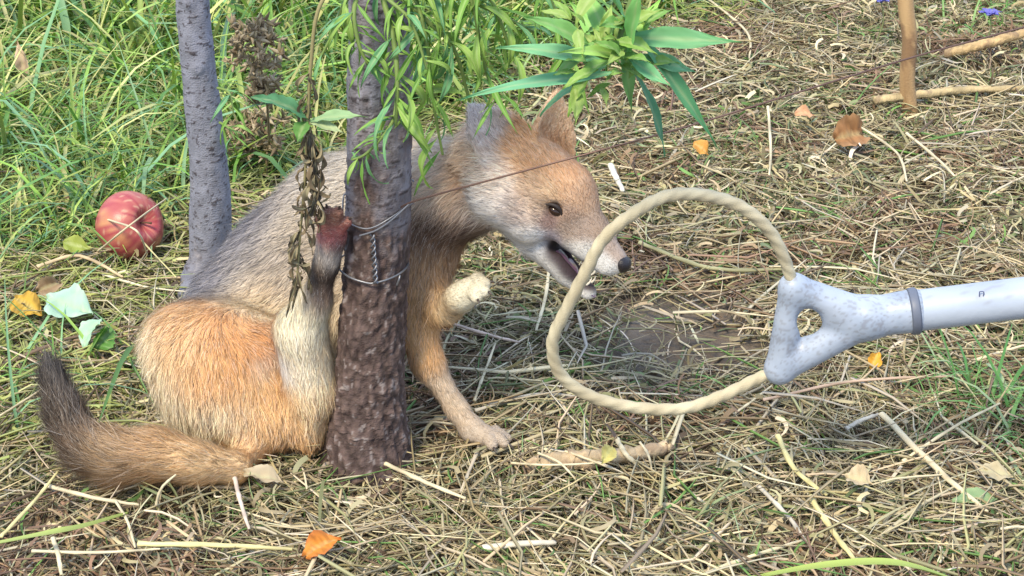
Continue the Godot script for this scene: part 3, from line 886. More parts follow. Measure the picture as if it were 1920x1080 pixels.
	fox_paint(Vector3(-0.0473, 0.2987, -0.1300), Color(0.576, 0.532, 0.464), 0.016, 0.04); fox_paint(Vector3(-0.1025, 0.1976, -0.0900), ash, 0.016); fox_paint(Vector3(-0.1271, 0.1688, -0.0800), pale, 0.016); fox_paint(Vector3(-0.0713, 0.2176, -0.0900), Color(0.598, 0.521, 0.421), 0.016, 0.04); fox_paint(Vector3(-0.0752, 0.1835, -0.0500), pale, 0.014)
	fox_paint(Vector3(-0.2143, 0.1601, -0.0500), tan_, 0.015); fox_paint(Vector3(-0.2585, 0.1161, -0.0500), pale, 0.015); fox_paint(Vector3(-0.1552, 0.1637, -0.0100), Color(0.720, 0.413, 0.192), 0.013); fox_paint(Vector3(-0.1116, 0.1504, -0.0100), Color(0.60, 0.30, 0.12), 0.012, 0.022); fox_paint(Vector3(-0.1675, 0.1141, 0.0100), Color(0.720, 0.413, 0.178), 0.014); fox_paint(Vector3(-0.2098, 0.1222, 0.0000), Color(0.800, 0.552, 0.305), 0.015); fox_paint(Vector3(-0.2315, 0.0680, 0.0000), pale, 0.015)
	fox_paint(Vector3(-0.1593, 0.0530, 0.0100), pale, 0.015); fox_paint(Vector3(-0.1154, 0.0723, 0.0200), Color(0.787, 0.496, 0.234), 0.014); fox_paint(Vector3(-0.0888, 0.0254, 0.0100), Color(0.720, 0.440, 0.206), 0.013)
	fox_paint(Vector3(-0.0680, 0.1841, 0.0300), Color(0.860, 0.789, 0.589), 0.011); fox_paint(Vector3(-0.0527, 0.1316, 0.0300), Color(0.860, 0.746, 0.561), 0.012); fox_paint(Vector3(-0.0503, 0.0655, 0.0200), Color(0.827, 0.607, 0.363), 0.012); fox_paint(Vector3(-0.1003, 0.1235, 0.0150), Color(0.84, 0.83, 0.82), 0.009, 0.019)
	fox_paint(Vector3(-0.0436, 0.2132, 0.0300), Color(0.20, 0.11, 0.08), 0.006, 0.015); fox_paint(Vector3(-0.0385, 0.2443, 0.0350), dark, 0.005, 0.018); fox_paint(Vector3(-0.0325, 0.2719, 0.0400), Color(0.532, 0.482, 0.434), 0.004, 0.013); fox_paint(Vector3(-0.0267, 0.2961, 0.0450), Color(0.452, 0.148, 0.135), 0.003, 0.014); fox_paint(Vector3(-0.0194, 0.2805, 0.0450), Color(0.08, 0.04, 0.04), 0.003, 0.010); fox_paint(Vector3(-0.0280, 0.3207, 0.0450), Color(0.30, 0.15, 0.11), 0.003, 0.012)
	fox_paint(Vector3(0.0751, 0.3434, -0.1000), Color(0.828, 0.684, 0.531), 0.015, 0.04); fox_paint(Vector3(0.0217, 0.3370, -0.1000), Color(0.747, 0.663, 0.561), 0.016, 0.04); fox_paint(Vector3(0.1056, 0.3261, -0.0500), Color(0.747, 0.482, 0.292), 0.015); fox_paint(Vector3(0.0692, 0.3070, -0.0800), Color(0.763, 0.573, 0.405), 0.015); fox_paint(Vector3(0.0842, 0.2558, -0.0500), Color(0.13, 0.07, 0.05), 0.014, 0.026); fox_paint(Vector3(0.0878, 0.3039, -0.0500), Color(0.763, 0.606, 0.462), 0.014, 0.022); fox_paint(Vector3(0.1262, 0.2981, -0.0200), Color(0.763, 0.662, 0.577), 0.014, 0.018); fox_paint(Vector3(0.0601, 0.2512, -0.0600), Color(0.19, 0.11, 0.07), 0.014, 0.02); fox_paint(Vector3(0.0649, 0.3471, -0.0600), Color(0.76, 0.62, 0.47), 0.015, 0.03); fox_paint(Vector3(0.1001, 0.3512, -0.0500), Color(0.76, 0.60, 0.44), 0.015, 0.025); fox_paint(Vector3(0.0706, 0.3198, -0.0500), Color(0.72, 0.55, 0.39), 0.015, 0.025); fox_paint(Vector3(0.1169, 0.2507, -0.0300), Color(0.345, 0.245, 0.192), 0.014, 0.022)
	fox_paint(Vector3(0.0628, 0.2166, -0.0500), Color(0.559, 0.343, 0.178), 0.013); fox_paint(Vector3(0.0597, 0.1668, -0.0300), Color(0.666, 0.426, 0.206), 0.011); fox_paint(Vector3(0.0682, 0.1251, -0.0200), Color(0.693, 0.426, 0.206), 0.008, 0.022); fox_paint(Vector3(0.0975, 0.0665, -0.0150), Color(0.56, 0.45, 0.34), 0.006, 0.025); fox_paint(Vector3(0.1307, 0.0337, 0.0100), Color(0.52, 0.43, 0.34), 0.0022, 0.024); fox_paint(Vector3(0.0900, 0.1777, -0.0150), Color(0.613, 0.482, 0.305), 0.007, 0.018); fox_paint(Vector3(0.1200, 0.2146, 0.0000), Color(0.84, 0.78, 0.60), 0.0022, 0.032)  # lifted forearm below its cream paw: shade painted into the coat colour
	var tc := [tan_, Color(0.74, 0.53, 0.30), Color(0.76, 0.53, 0.29), Color(0.70, 0.47, 0.25), Color(0.54, 0.37, 0.21), Color(0.19, 0.135, 0.10), Color(0.16, 0.125, 0.10), Color(0.11, 0.10, 0.095)]
	for k in tail.size():
		fox_paint(tail[k] + Vector3(0, 0.01, 0.015), tc[k], [0.008, 0.012, 0.020, 0.024, 0.026, 0.026, 0.026, 0.022][k], 0.03)
		var nxt: Vector3 = tail[mini(k + 1, tail.size() - 1)] - tail[mini(k, tail.size() - 2)]
		fox_comb(tail[k], nxt.normalized(), 0.035)
	# face
	for s in [-1.0, 1.0]:
		fox_paint(hp.call(0.030, 0.001, 0.040 * s), Color(0.10, 0.06, 0.05), 0.003, 0.0055); fox_paint(hp.call(0.021, 0.0, 0.0435 * s), Color(0.16, 0.10, 0.08), 0.004, 0.0045); fox_paint(hp.call(0.045, -0.006, 0.036 * s), Color(0.15, 0.09, 0.08), 0.002, 0.006)
		fox_paint(hp.call(0.02, 0.038, 0.012 * s), Color(0.747, 0.454, 0.249), 0.006, 0.018); fox_paint(hp.call(-0.02, 0.03, 0.02 * s), Color(0.747, 0.440, 0.221), 0.007, 0.02); fox_paint(hp.call(0.05, 0.024, 0.01 * s), Color(0.680, 0.454, 0.292), 0.004, 0.014)
		fox_paint(hp.call(0.02, 0.005, 0.042 * s), Color(0.747, 0.524, 0.334), 0.006, 0.014); fox_paint(hp.call(0.02, -0.012, 0.042 * s), Color(0.666, 0.524, 0.419), 0.007, 0.013); fox_paint(hp.call(0.044, -0.010, 0.034 * s), Color(0.398, 0.259, 0.221), 0.003, 0.008); fox_paint(hp.call(0.055, 0.004, 0.03 * s), Color(0.506, 0.343, 0.249), 0.003, 0.008)
		fox_paint(hp.call(0.012, -0.022, 0.048 * s), Color(0.52, 0.44, 0.40), 0.010, 0.014); fox_paint(hp.call(-0.015, -0.045, 0.048 * s), Color(0.84, 0.82, 0.80), 0.014, 0.024); fox_paint(hp.call(-0.03, -0.015, 0.05 * s), Color(0.854, 0.705, 0.575), 0.012, 0.018)
		fox_paint(hp.call(0.07, -0.008, 0.022 * s), Color(0.44, 0.33, 0.26), 0.003, 0.012); fox_paint(hp.call(0.085, -0.024, 0.018 * s), Color(0.860, 0.840, 0.800), 0.003, 0.011); fox_paint(hp.call(0.118, -0.024, 0.012 * s), Color(0.860, 0.840, 0.800), 0.002, 0.010); fox_paint(hp.call(0.06, -0.028, 0.026 * s), Color(0.506, 0.440, 0.476), 0.003, 0.008)
		fox_paint(hp.call(0.03, -0.052, 0.028 * s), Color(0.82, 0.82, 0.82), 0.007, 0.020); fox_paint(hp.call(0.07, -0.068, 0.014 * s), Color(0.860, 0.840, 0.800), 0.003, 0.012); fox_paint(hp.call(0.105, -0.072, 0.006 * s), Color(0.860, 0.840, 0.800), 0.002, 0.010)
	fox_paint(hp.call(0.09, 0.012, 0.0), Color(0.46, 0.33, 0.24), 0.003, 0.012); fox_paint(hp.call(0.118, 0.002, 0.0), Color(0.532, 0.413, 0.334), 0.002, 0.010)
	for q in [[0.070, -0.040, 0.012], [0.085, -0.036, 0.010], [0.105, -0.037, 0.009], [0.085, -0.046, 0.008], [0.105, -0.048, 0.007]]:
		for e in 6: fox_paint(hp.call(q[0], q[1], 0.004 * (e - 2.5)), Color(0.035, 0.018, 0.024), 0.0, q[2])
	var nr: Vector3 = hp.call(-0.040, 0.020, -0.032)
	fox_paint(nr + near_axis * 0.035 - near_face * 0.012, Color(0.70, 0.67, 0.70), 0.006, 0.016); fox_paint(nr + near_axis * 0.060 - near_face * 0.006, Color(0.70, 0.66, 0.68), 0.005, 0.014); fox_paint(nr + near_axis * 0.03 + near_face * 0.012, Color(0.80, 0.58, 0.38), 0.008, 0.013)
	var fr: Vector3 = hp.call(-0.012, 0.026, 0.026)
	fox_paint(fr + far_axis * 0.05, Color(0.860, 0.607, 0.391), 0.005, 0.028)
	# hair lie
	fox_comb(Vector3(-0.1691, 0.1088, 0.0000), Vector3(0.1455, -0.7869, 0.5997)); fox_comb(Vector3(-0.2411, 0.1230, -0.0500), Vector3(-0.4767, -0.6877, 0.5476)); fox_comb(Vector3(-0.1128, 0.0473, 0.0000), Vector3(0.1455, -0.7869, 0.5997)); fox_comb(Vector3(-0.1159, 0.1452, -0.0200), Vector3(0.9701, -0.0457, 0.2382), 0.03); fox_comb(Vector3(-0.2078, 0.1668, -0.0500), Vector3(-0.7454, 0.5294, 0.4052), 0.03)
	fox_comb(Vector3(-0.1500, 0.2079, -0.1400), Vector3(-0.9091, -0.3189, 0.2679), 0.06); fox_comb(Vector3(-0.0809, 0.2415, -0.1400), Vector3(-0.9621, -0.1832, 0.2020), 0.06); fox_comb(Vector3(-0.1031, 0.1842, -0.0900), Vector3(-0.7035, -0.5883, 0.3987), 0.04); fox_comb(Vector3(0.0095, 0.3242, -0.1000), Vector3(-0.9841, -0.0895, 0.1532), 0.06); fox_comb(Vector3(0.0756, 0.3325, -0.0800), Vector3(-0.9841, -0.0895, 0.1532), 0.05)
	fox_comb(Vector3(0.0873, 0.2687, -0.0500), Vector3(-0.3392, -0.7424, 0.5777), 0.04); fox_comb(Vector3(0.0625, 0.2034, -0.0500), Vector3(-0.0990, -0.8465, 0.5230), 0.04); fox_comb(Vector3(-0.0589, 0.1155, 0.0000), Vector3(0.0990, -0.8465, 0.5230), 0.05); fox_comb(Vector3(-0.0440, 0.2243, 0.0200), Vector3(-0.0990, -0.8465, 0.5230), 0.03); fox_comb(Vector3(0.0679, 0.1266, -0.0300), Vector3(0.1961, -0.8813, 0.4299), 0.03); fox_comb(Vector3(0.1029, 0.0443, -0.0300), Vector3(0.6000, -0.7190, 0.3507), 0.03); fox_comb(Vector3(0.1109, 0.1966, -0.0100), Vector3(0.9705, 0.2411, 0.0024), 0.03); fox_comb(Vector3(0.1303, 0.0138, -0.0100), Vector3(0.9705, -0.1466, 0.1915), 0.02)
	fox_comb(hp.call(0.09, 0.0, 0.0), -fd + ud * 0.05, 0.03); fox_comb(hp.call(0.02, 0.03, 0.0), -fd + ud * 0.2, 0.03)
	for s in [-1.0, 1.0]:
		fox_comb(hp.call(0.01, -0.01, 0.04 * s), -fd - ud * 0.25 + sd * 0.3 * s, 0.02); fox_comb(hp.call(-0.02, -0.035, 0.045 * s), -fd * 0.9 - ud * 0.5 + sd * 0.4 * s, 0.025)
	fox_comb(nr + near_axis * 0.04, near_axis, 0.02); fox_comb(fr + far_axis * 0.04, far_axis, 0.02)
	var nv := mb.v.size()
	var fur := PackedFloat32Array(); fur.resize(nv)
	var lie := PackedVector3Array(); lie.resize(nv)
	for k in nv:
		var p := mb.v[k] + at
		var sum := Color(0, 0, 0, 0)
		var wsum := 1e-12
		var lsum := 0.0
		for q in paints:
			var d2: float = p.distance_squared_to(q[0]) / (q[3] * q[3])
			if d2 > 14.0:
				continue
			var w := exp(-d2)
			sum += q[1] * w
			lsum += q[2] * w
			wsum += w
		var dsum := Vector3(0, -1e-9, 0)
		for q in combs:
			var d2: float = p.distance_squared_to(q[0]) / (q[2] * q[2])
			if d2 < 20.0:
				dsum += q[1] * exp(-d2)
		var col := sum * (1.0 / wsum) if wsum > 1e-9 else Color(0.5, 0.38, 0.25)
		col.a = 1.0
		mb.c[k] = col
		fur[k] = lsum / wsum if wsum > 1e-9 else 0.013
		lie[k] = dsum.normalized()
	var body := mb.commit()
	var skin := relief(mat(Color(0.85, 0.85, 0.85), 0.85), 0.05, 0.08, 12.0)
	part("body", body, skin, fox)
	var normals: PackedVector3Array = body.surface_get_arrays(0)[Mesh.ARRAY_NORMAL]
	# ---------- hair: fine tapering strands standing in the skin
	var coats := Merge.new()
	for k in 4:
		var hb := MB.new()
		rng.seed = 60 + k
		var bend: float = [0.10, 0.25, 0.42, 0.30][k]
		var sway: float = [0.04, -0.10, 0.08, 0.16][k]
		for e in 4:
			var s := e / 3.0
			var w := 0.5 * (1.0 - s * s * 0.95)
			var mid := Vector3(0, s, -bend * s * s)
			hb.put(mid + Vector3(-w, 0, 0) + Vector3(sway * 20.0 * s * s, 0, 0)); hb.put(mid + Vector3(w, 0, 0) + Vector3(sway * 20.0 * s * s, 0, 0))
			if e:
				var b := e * 2
				hb.tri(b - 2, b, b - 1); hb.tri(b - 1, b, b + 1)
		coats.shape(hb.commit())
	var areas := PackedFloat32Array()
	var total := 0.0
	var count := mb.i.size() / 3
	areas.resize(count)
	for k in count:
		var a := mb.v[mb.i[k * 3]]
		total += (mb.v[mb.i[k * 3 + 1]] - a).cross(mb.v[mb.i[k * 3 + 2]] - a).length() * 0.5
		areas[k] = total
	rng.seed = 4242
	var clump := FastNoiseLite.new()
	clump.seed = 12
	clump.frequency = 1.0
	var carry := 0.0
	var per := 290000.0   # hairs per square metre
	var last := 0.0
	for k in count:
		var i0 := mb.i[k * 3]
		var i1 := mb.i[k * 3 + 1]
		var i2 := mb.i[k * 3 + 2]
		var short := fur[i0] < 0.0075
		carry += (areas[k] - last) * per * (1.7 if short else 1.0)
		last = areas[k]
		while carry >= 1.0:
			carry -= 1.0
			var b1 := rng.randf()
			var b2 := rng.randf()
			if b1 + b2 > 1.0:
				b1 = 1.0 - b1; b2 = 1.0 - b2
			var p := mb.v[i0] + (mb.v[i1] - mb.v[i0]) * b1 + (mb.v[i2] - mb.v[i0]) * b2
			var len_ := (fur[i0] + (fur[i1] - fur[i0]) * b1 + (fur[i2] - fur[i0]) * b2) * rf(0.6, 1.25) * (1.5 if rng.randf() < 0.07 else 1.0)
			if len_ < 0.0012:
				continue
			var nrm := (normals[i0] + (normals[i1] - normals[i0]) * b1 + (normals[i2] - normals[i0]) * b2).normalized()
			var flow := lie[i0]
			flow = flow - nrm * flow.dot(nrm)
			if flow.length() < 0.05: flow = nrm.cross(Vector3(0.3, 0.8, 0.5))
			flow = flow.normalized()
			var cl := Vector3(clump.get_noise_3d(p.x * 120.0, p.y * 120.0, p.z * 120.0), clump.get_noise_3d(p.x * 120.0 + 50.0, p.y * 120.0, p.z * 120.0), clump.get_noise_3d(p.x * 120.0, p.y * 120.0 + 50.0, p.z * 120.0))
			var dir := (flow * 1.0 + nrm * rf(0.28, 0.6) + cl * (0.85 if len_ > 0.008 else 0.35) + nrm * 0.5 * clump.get_noise_3d(p.x * 45.0, p.y * 45.0, p.z * 45.0) + Vector3(rf(-1, 1), rf(-1, 1), rf(-1, 1)) * 0.16).normalized()
			var side := dir.cross(nrm).normalized()
			var face := side.cross(dir)
			var width := rf(0.00038, 0.00072) * (1.0 if len_ > 0.007 else 0.8)
			var kind := rng.randi() % 4
			var where := Transform3D(Basis(side * width, dir * len_, face * len_), p)
			var col := mb.c[i0].lerp(mb.c[i1], b1).lerp(mb.c[i2], b2)
			var lum := (col.r + col.g + col.b) / 3.0
			var t := rng.randf()
			var v := rf(0.75, 1.3)
			if t < 0.16: v *= 0.5
			elif t > 0.80: col = col.lerp(Color(0.80, 0.74, 0.66), 0.35 if lum > 0.12 else 0.12)
			var first := coats.n.size()
			coats.add(kind, where, 1.0, Color(minf(col.r * v, 0.86), minf(col.g * v, 0.84), minf(col.b * v, 0.8)))
			for q in range(first, coats.n.size()): coats.n[q] = face
	var coat := mat(Color.WHITE, 0.6)
	coat.backlight_enabled = true
	coat.backlight = Color(0.6, 0.55, 0.5)
	part("fur", coats.commit(), coat, fox).set_meta("kind", "stuff")
	print("fox verts ", nv, " hairs ", coats.v.size() / 8)
	var horn := mat(Color(0.06, 0.045, 0.04), 0.4, false)
	for q in claws:
		var tip: Vector3 = q[0] + q[1] * 0.011 - Vector3(0, 0.003, 0)
		part("claw", simple_tube([q[0], q[0] + q[1] * 0.006, tip], [0.0018, 0.0014, 0.0004], 3, 6, Color.WHITE, at), horn, fox)
	# ---------- eyes, nose, tongue, teeth
	var eye_m := mat(Color(0.035, 0.018, 0.012), 0.08, false)
	var ball := SphereMesh.new()
	ball.radius = 0.0094; ball.height = 0.0188
	for s in [-1.0, 1.0]:
		var e := part("eye", ball, eye_m, fox)
		e.transform = Transform3D(Basis(fd, ud * 0.66, fd.cross(ud)), hp.call(0.0445, 0.001, 0.0288 * s) - at)
		var rim := mat(Color(0.03, 0.02, 0.018), 0.6, false)
		var lid := part("eyelid", simple_tube([hp.call(0.0315, 0.0005, 0.0400 * s), hp.call(0.040, 0.0062, 0.0385 * s), hp.call(0.048, 0.0066, 0.0358 * s), hp.call(0.0565, -0.0005, 0.0302 * s)], [0.0008, 0.0022, 0.0026, 0.0012], 5, 6, Color.WHITE, at), rim, fox)
	var nb := MB.new()
	for a in 13:
		for b in 16:
			var th := PI * a / 12.0
			var ph := TAU * b / 16.0
			var q := Vector3(sin(th) * cos(ph), sin(th) * sin(ph), cos(th))
			var w := 1.0 + 0.25 * q.y
			nb.put(hp.call(0.132 + q.z * 0.0095, -0.009 + q.y * 0.0095, q.x * 0.0120 * w) - at)
	for a in 12:
		for b in 16:
			var q := a * 16 + b
			var q2 := a * 16 + (b + 1) % 16
			nb.tri(q, q + 16, q2); nb.tri(q2, q + 16, q2 + 16)
	part("nose", nb.commit(), relief(mat(Color(0.022, 0.018, 0.022), 0.35, false), 0.08, 0.04, 30.0), fox)
	var tongue := leaf_mesh([0.8, 0.95, 1.0, 1.0, 0.95, 0.8, 0.4], 0.066, 0.0095, -0.25, 0.25, 0.0, Color(0.15, 0.085, 0.15), Color(0.12, 0.07, 0.13))
	var tg := part("tongue", tongue, mat(Color.WHITE, 0.3), fox)
	tg.transform = Transform3D(leaf_basis(fd * 0.985 - ud * 0.16, ud), hp.call(0.066, -0.042, 0.0) - at)
	var tooth_m := mat(Color(0.75, 0.70, 0.58), 0.3, false)
	for s in [-1.0, 1.0]:
		part("tooth", simple_tube([hp.call(0.112, -0.026, 0.0075 * s), hp.call(0.114, -0.034, 0.0075 * s), hp.call(0.112, -0.040, 0.007 * s)], [0.0019, 0.0015, 0.0004], 4, 6, Color.WHITE, at), tooth_m, fox)
		part("tooth", simple_tube([hp.call(0.114, -0.053, 0.006 * s), hp.call(0.116, -0.047, 0.0065 * s), hp.call(0.115, -0.041, 0.0065 * s)], [0.0017, 0.0013, 0.0004], 4, 6, Color.WHITE, at), tooth_m, fox)

# ---------------------------------------------------------------- wire
func make_wire() -> void:
	var at := Vector3(0.0548, 0.3308, 0.0360)
	var w := base("fence_wire", at)
	tag(w, "thin wire tied round the rough tree trunk and stretched away past the fox", "wire")
	var rust := mat(Color(0.16, 0.095, 0.075), 0.45, false)
	rust.metallic = 0.4
	var zinc := mat(Color(0.24, 0.25, 0.28), 0.42, false)
	zinc.metallic = 0.7
	part("strand", simple_tube([Vector3(0.0465, 0.3245, 0.0300), Vector3(0.0688, 0.3407, 0.0460), Vector3(0.1528, 0.3757, 0.0700), Vector3(0.2454, 0.4050, 0.0750), Vector3(0.3491, 0.4295, 0.0600), Vector3(0.4618, 0.4503, 0.0200), Vector3(0.5942, 0.4643, -0.0500), Vector3(0.7223, 0.4810, -0.1000), Vector3(0.8975, 0.5020, -0.1800)], [0.0011, 0.0011, 0.0011, 0.0011], 12, 6, Color.WHITE, at), rust, w)
	# ring dropping from the right shoulder of the trunk to the knot in front, round the back
	var ring := []
	var cc := Vector3(0.0199, 0.3007, 0.0000)
	for k in 25:
		var a := TAU * k / 24.0
		var r := 0.0385
		ring.append(Vector3(cc.x + cos(a) * r, 0.0, cc.z + sin(a) * r))
	var heights := [382, 386, 394, 404, 416, 428, 438, 442, 438, 430, 422, 416, 410]
	for k in 25:
		var j: int = k if k <= 12 else 24 - k
		var p0 := Vector3(0.0203, 0.3150, 0.0000).y
		var p1 := Vector3(0.0192, 0.2773, 0.0000).y
		ring[k].y = lerpf(p0, p1, (heights[j] - 382) / 60.0) + (0.026 if k > 12 else 0.026 * sin(PI * minf(k, 12) / 12.0))
	part("ring", simple_tube(ring, [0.0010, 0.0010], 4, 6, Color.WHITE, at), zinc, w)
	part("wire_end", simple_tube([Vector3(0.0021, 0.2947, 0.0380), Vector3(0.0201, 0.3027, 0.0420), Vector3(0.0373, 0.3151, 0.0420), Vector3(0.0583, 0.3342, 0.0380)], [0.0011, 0.0011], 6, 6, Color.WHITE, at), zinc, w)
	for s in 2:
		var pts := []
		for k in 29:
			var q := k / 28.0
			var a := q * TAU * 4.0 + PI * s
			pts.append(Vector3(0.0158, 0.2969, 0.0400).lerp(Vector3(0.0176, 0.2392, 0.0400), q) + Vector3(cos(a) * 0.0022, 0, sin(a) * 0.0022))
		part("twist", simple_tube(pts, [0.0011, 0.0011], 2, 5, Color.WHITE, at), zinc, w)
	var low := []
	var lc := Vector3(0.0147, 0.2197, 0.0000)
	for k in 21:
		var a := PI * (1.18 - 1.36 * k / 20.0) * -1.0
		low.append(Vector3(lc.x - 0.002 + cos(a) * 0.0385, Vector3(0.0176, 0.2392, 0.0400).y + 0.006 * absf(cos(a)), sin(-a) * 0.0395))
	part("ring", simple_tube(low, [0.0012, 0.0012], 3, 6, Color.WHITE, at), zinc, w)
	part("wire_end", simple_tube([Vector3(0.0401, 0.2353, 0.0360), Vector3(0.0427, 0.2428, 0.0370), Vector3(0.0437, 0.2464, 0.0340)], [0.0012, 0.001], 4, 5, Color.WHITE, at), zinc, w)

# ---------------------------------------------------------------- catch pole
func make_pole() -> void:
	var at := Vector3(0.5767, 0.2323, 0.1000)
	var o := base("catch_pole", at)
	tag(o, "pale blue catch pole with a wishbone head and a rope noose", "catch pole")
	var plastic := relief(mat(Color.WHITE, 0.42), 0.012, 0.05, 9.0)
	var f := Field.new(Vector3(0.4202, 0.1238, 0.1000) + Vector3(0, 0, -0.045), Vector3(0.6047, 0.2940, 0.1000) + Vector3(0, 0, 0.045), 0.0024)
	var k := 0.00058
	var a := Vector3(0.4565, 0.2633, 0.1000); var b := Vector3(0.4474, 0.1678, 0.1000); var n := Vector3(0.5351, 0.2285, 0.1000)
	f.cone(a, n, 25 * k, 34 * k, 0.010)
	f.cone(b, n, 26 * k, 34 * k, 0.010)
	f.cone(a, b, 25 * k, 26 * k, 0.008)
	f.cone(Vector3(0.4986, 0.2310, 0.1000), n, 20 * k, 33 * k, 0.012)
	f.cone(n, Vector3(0.5830, 0.2367, 0.1000), 35 * k, 40 * k, 0.008)
	f.cut(Vector3(0.4846, 0.1931, 0.0400), Vector3(0.4656, 0.2540, 0.1600), 20 * k, 20 * k, 0.006)
	f.cut(Vector3(0.4831, 0.1879, 0.0400), Vector3(0.4647, 0.2601, 0.1600), 17 * k, 17 * k, 0.006)
	var mb := MB.new()
	f.net(mb, at)
	for q in mb.v.size():
		var p := mb.v[q]
		var dirt := fine_noise.get_noise_3d(p.x * 350.0, p.y * 350.0, p.z * 350.0)
		var spot_ := fine_noise.get_noise_3d(p.x * 5000.0 + 30.0, p.y * 5000.0, p.z * 5000.0)
		var col := Color(0.42, 0.48, 0.58).lerp(Color(0.30, 0.36, 0.46), clampf(dirt + 0.4, 0.0, 1.0))
		if spot_ + dirt * 0.6 > 0.40: col = col.lerp(Color(0.20, 0.20, 0.23), 0.5)
		if fine_noise.get_noise_3d(p.x * 900.0, p.y * 3600.0 + p.x * 1500.0, p.z * 3000.0) > 0.33: col = col.lerp(Color(0.22, 0.22, 0.24), 0.45)
		mb.c[q] = col
	part("pole_head", mb.commit(), plastic, o)
	# pole tube
	var pm := MB.new()
	var pts := []
	for q in 90:
		pts.append(Vector3(0.5764, 0.2354, 0.1000).lerp(Vector3(1.2265, 0.3243, 0.1000), q / 89.0))
	tube(pm, pts, interp([0.0218, 0.0218], 90), 40, Color.WHITE)
	for q in pm.v.size():
		var p := pm.v[q]
		var dirt := fine_noise.get_noise_3d(p.x * 120.0, p.y * 500.0, p.z * 500.0)
		var spot_ := fine_noise.get_noise_3d(p.x * 1600.0 + 30.0, p.y * 4500.0, p.z * 4500.0)
		var col := Color(0.43, 0.49, 0.58).lerp(Color(0.34, 0.39, 0.48), clampf(dirt + 0.4, 0.0, 1.0))
		if spot_ + dirt * 0.5 > 0.40: col = col.lerp(Color(0.26, 0.26, 0.30), 0.45)
		pm.c[q] = col
		pm.v[q] = p - at
	part("pole", pm.commit(), relief(mat(Color.WHITE, 0.35), 0.012, 0.03, 9.0), o)
	# dark collar where the head ends
	var cm := MB.new()
	var c0 := Vector3(0.5786, 0.2357, 0.1000) - at; var c1 := Vector3(0.5885, 0.2371, 0.1000) - at
	tube(cm, [c0, c0.lerp(c1, 0.2), c0.lerp(c1, 0.8), c1], [0.0236, 0.0250, 0.0250, 0.0236], 40, Color(0.13, 0.15, 0.20))
	part("collar", cm.commit(), mat(Color.WHITE, 0.5), o)
	# small printed mark on the pole
	var ink := mat(Color(0.10, 0.12, 0.22), 0.6, false)
	var mk := Vector3(0.6495, 0.2466, 0.1000)
	var out := Vector3(0.0000, 0.7244, 0.6893) * 0.0220
	part("printed_mark", simple_tube([mk + out + Vector3(-0.003, 0.004, 0), mk + out + Vector3(-0.0025, -0.003, 0.0), mk + out + Vector3(-0.004, -0.004, 0.0)], [0.0006, 0.0006], 4, 4, Color.WHITE, at), ink, o)
	part("printed_mark", simple_tube([mk + out + Vector3(-0.003, 0.004, 0), mk + out + Vector3(0.0015, 0.0035, 0), mk + out + Vector3(0.0015, -0.003, 0.0), mk + out + Vector3(0.0045, -0.0035, 0.0)], [0.0006, 0.0006], 4, 4, Color.WHITE, at), ink, o)
	# noose
	var loop := [Vector3(0.4556, 0.2603, 0.1000), Vector3(0.4478, 0.2903, 0.1050), Vector3(0.4273, 0.3335, 0.1150), Vector3(0.3948, 0.3664, 0.1250), Vector3(0.3562, 0.3815, 0.1300), Vector3(0.3184, 0.3825, 0.1350), Vector3(0.2839, 0.3649, 0.1400), Vector3(0.2551, 0.3367, 0.1400), Vector3(0.2384, 0.3009, 0.1400), Vector3(0.2196, 0.2560, 0.1350), Vector3(0.2058, 0.2164, 0.1300), Vector3(0.2140, 0.1761, 0.1250), Vector3(0.2454, 0.1466, 0.1200), Vector3(0.2939, 0.1296, 0.1150), Vector3(0.3454, 0.1255, 0.1100), Vector3(0.3878, 0.1383, 0.1050), Vector3(0.4271, 0.1575, 0.1000), Vector3(0.4477, 0.1639, 0.1000)]
	var rm := MB.new()
	var path := smooth_path(loop, 14)
	var rr := []
	for q in path.size():
		path[q] -= at
		rr.append(0.0064)
	tube(rm, path, rr, 18, Color.WHITE)
	# the rope's two-strand lay: shallow twisted grooves
	for q in path.size():
		for s in 18:
			var v := rm.v[q * 18 + s]
			var d: Vector3 = v - path[q]
			var g := cos(3.0 * (TAU * s / 18.0) + q * 1.1)
			var nz := fine_noise.get_noise_3d(v.x * 500.0, v.y * 500.0, v.z * 500.0)
			rm.v[q * 18 + s] = path[q] + d * (1.0 + 0.07 * g + 0.06 * nz)
			rm.c[q * 18 + s] = Color(0.58, 0.52, 0.36).lerp(Color(0.44, 0.38, 0.25), clampf(nz + 0.35, 0.0, 1.0))
	part("rope_noose", rm.commit(), relief(mat(Color.WHITE, 0.75), 0.05, 0.05, 25.0), o)

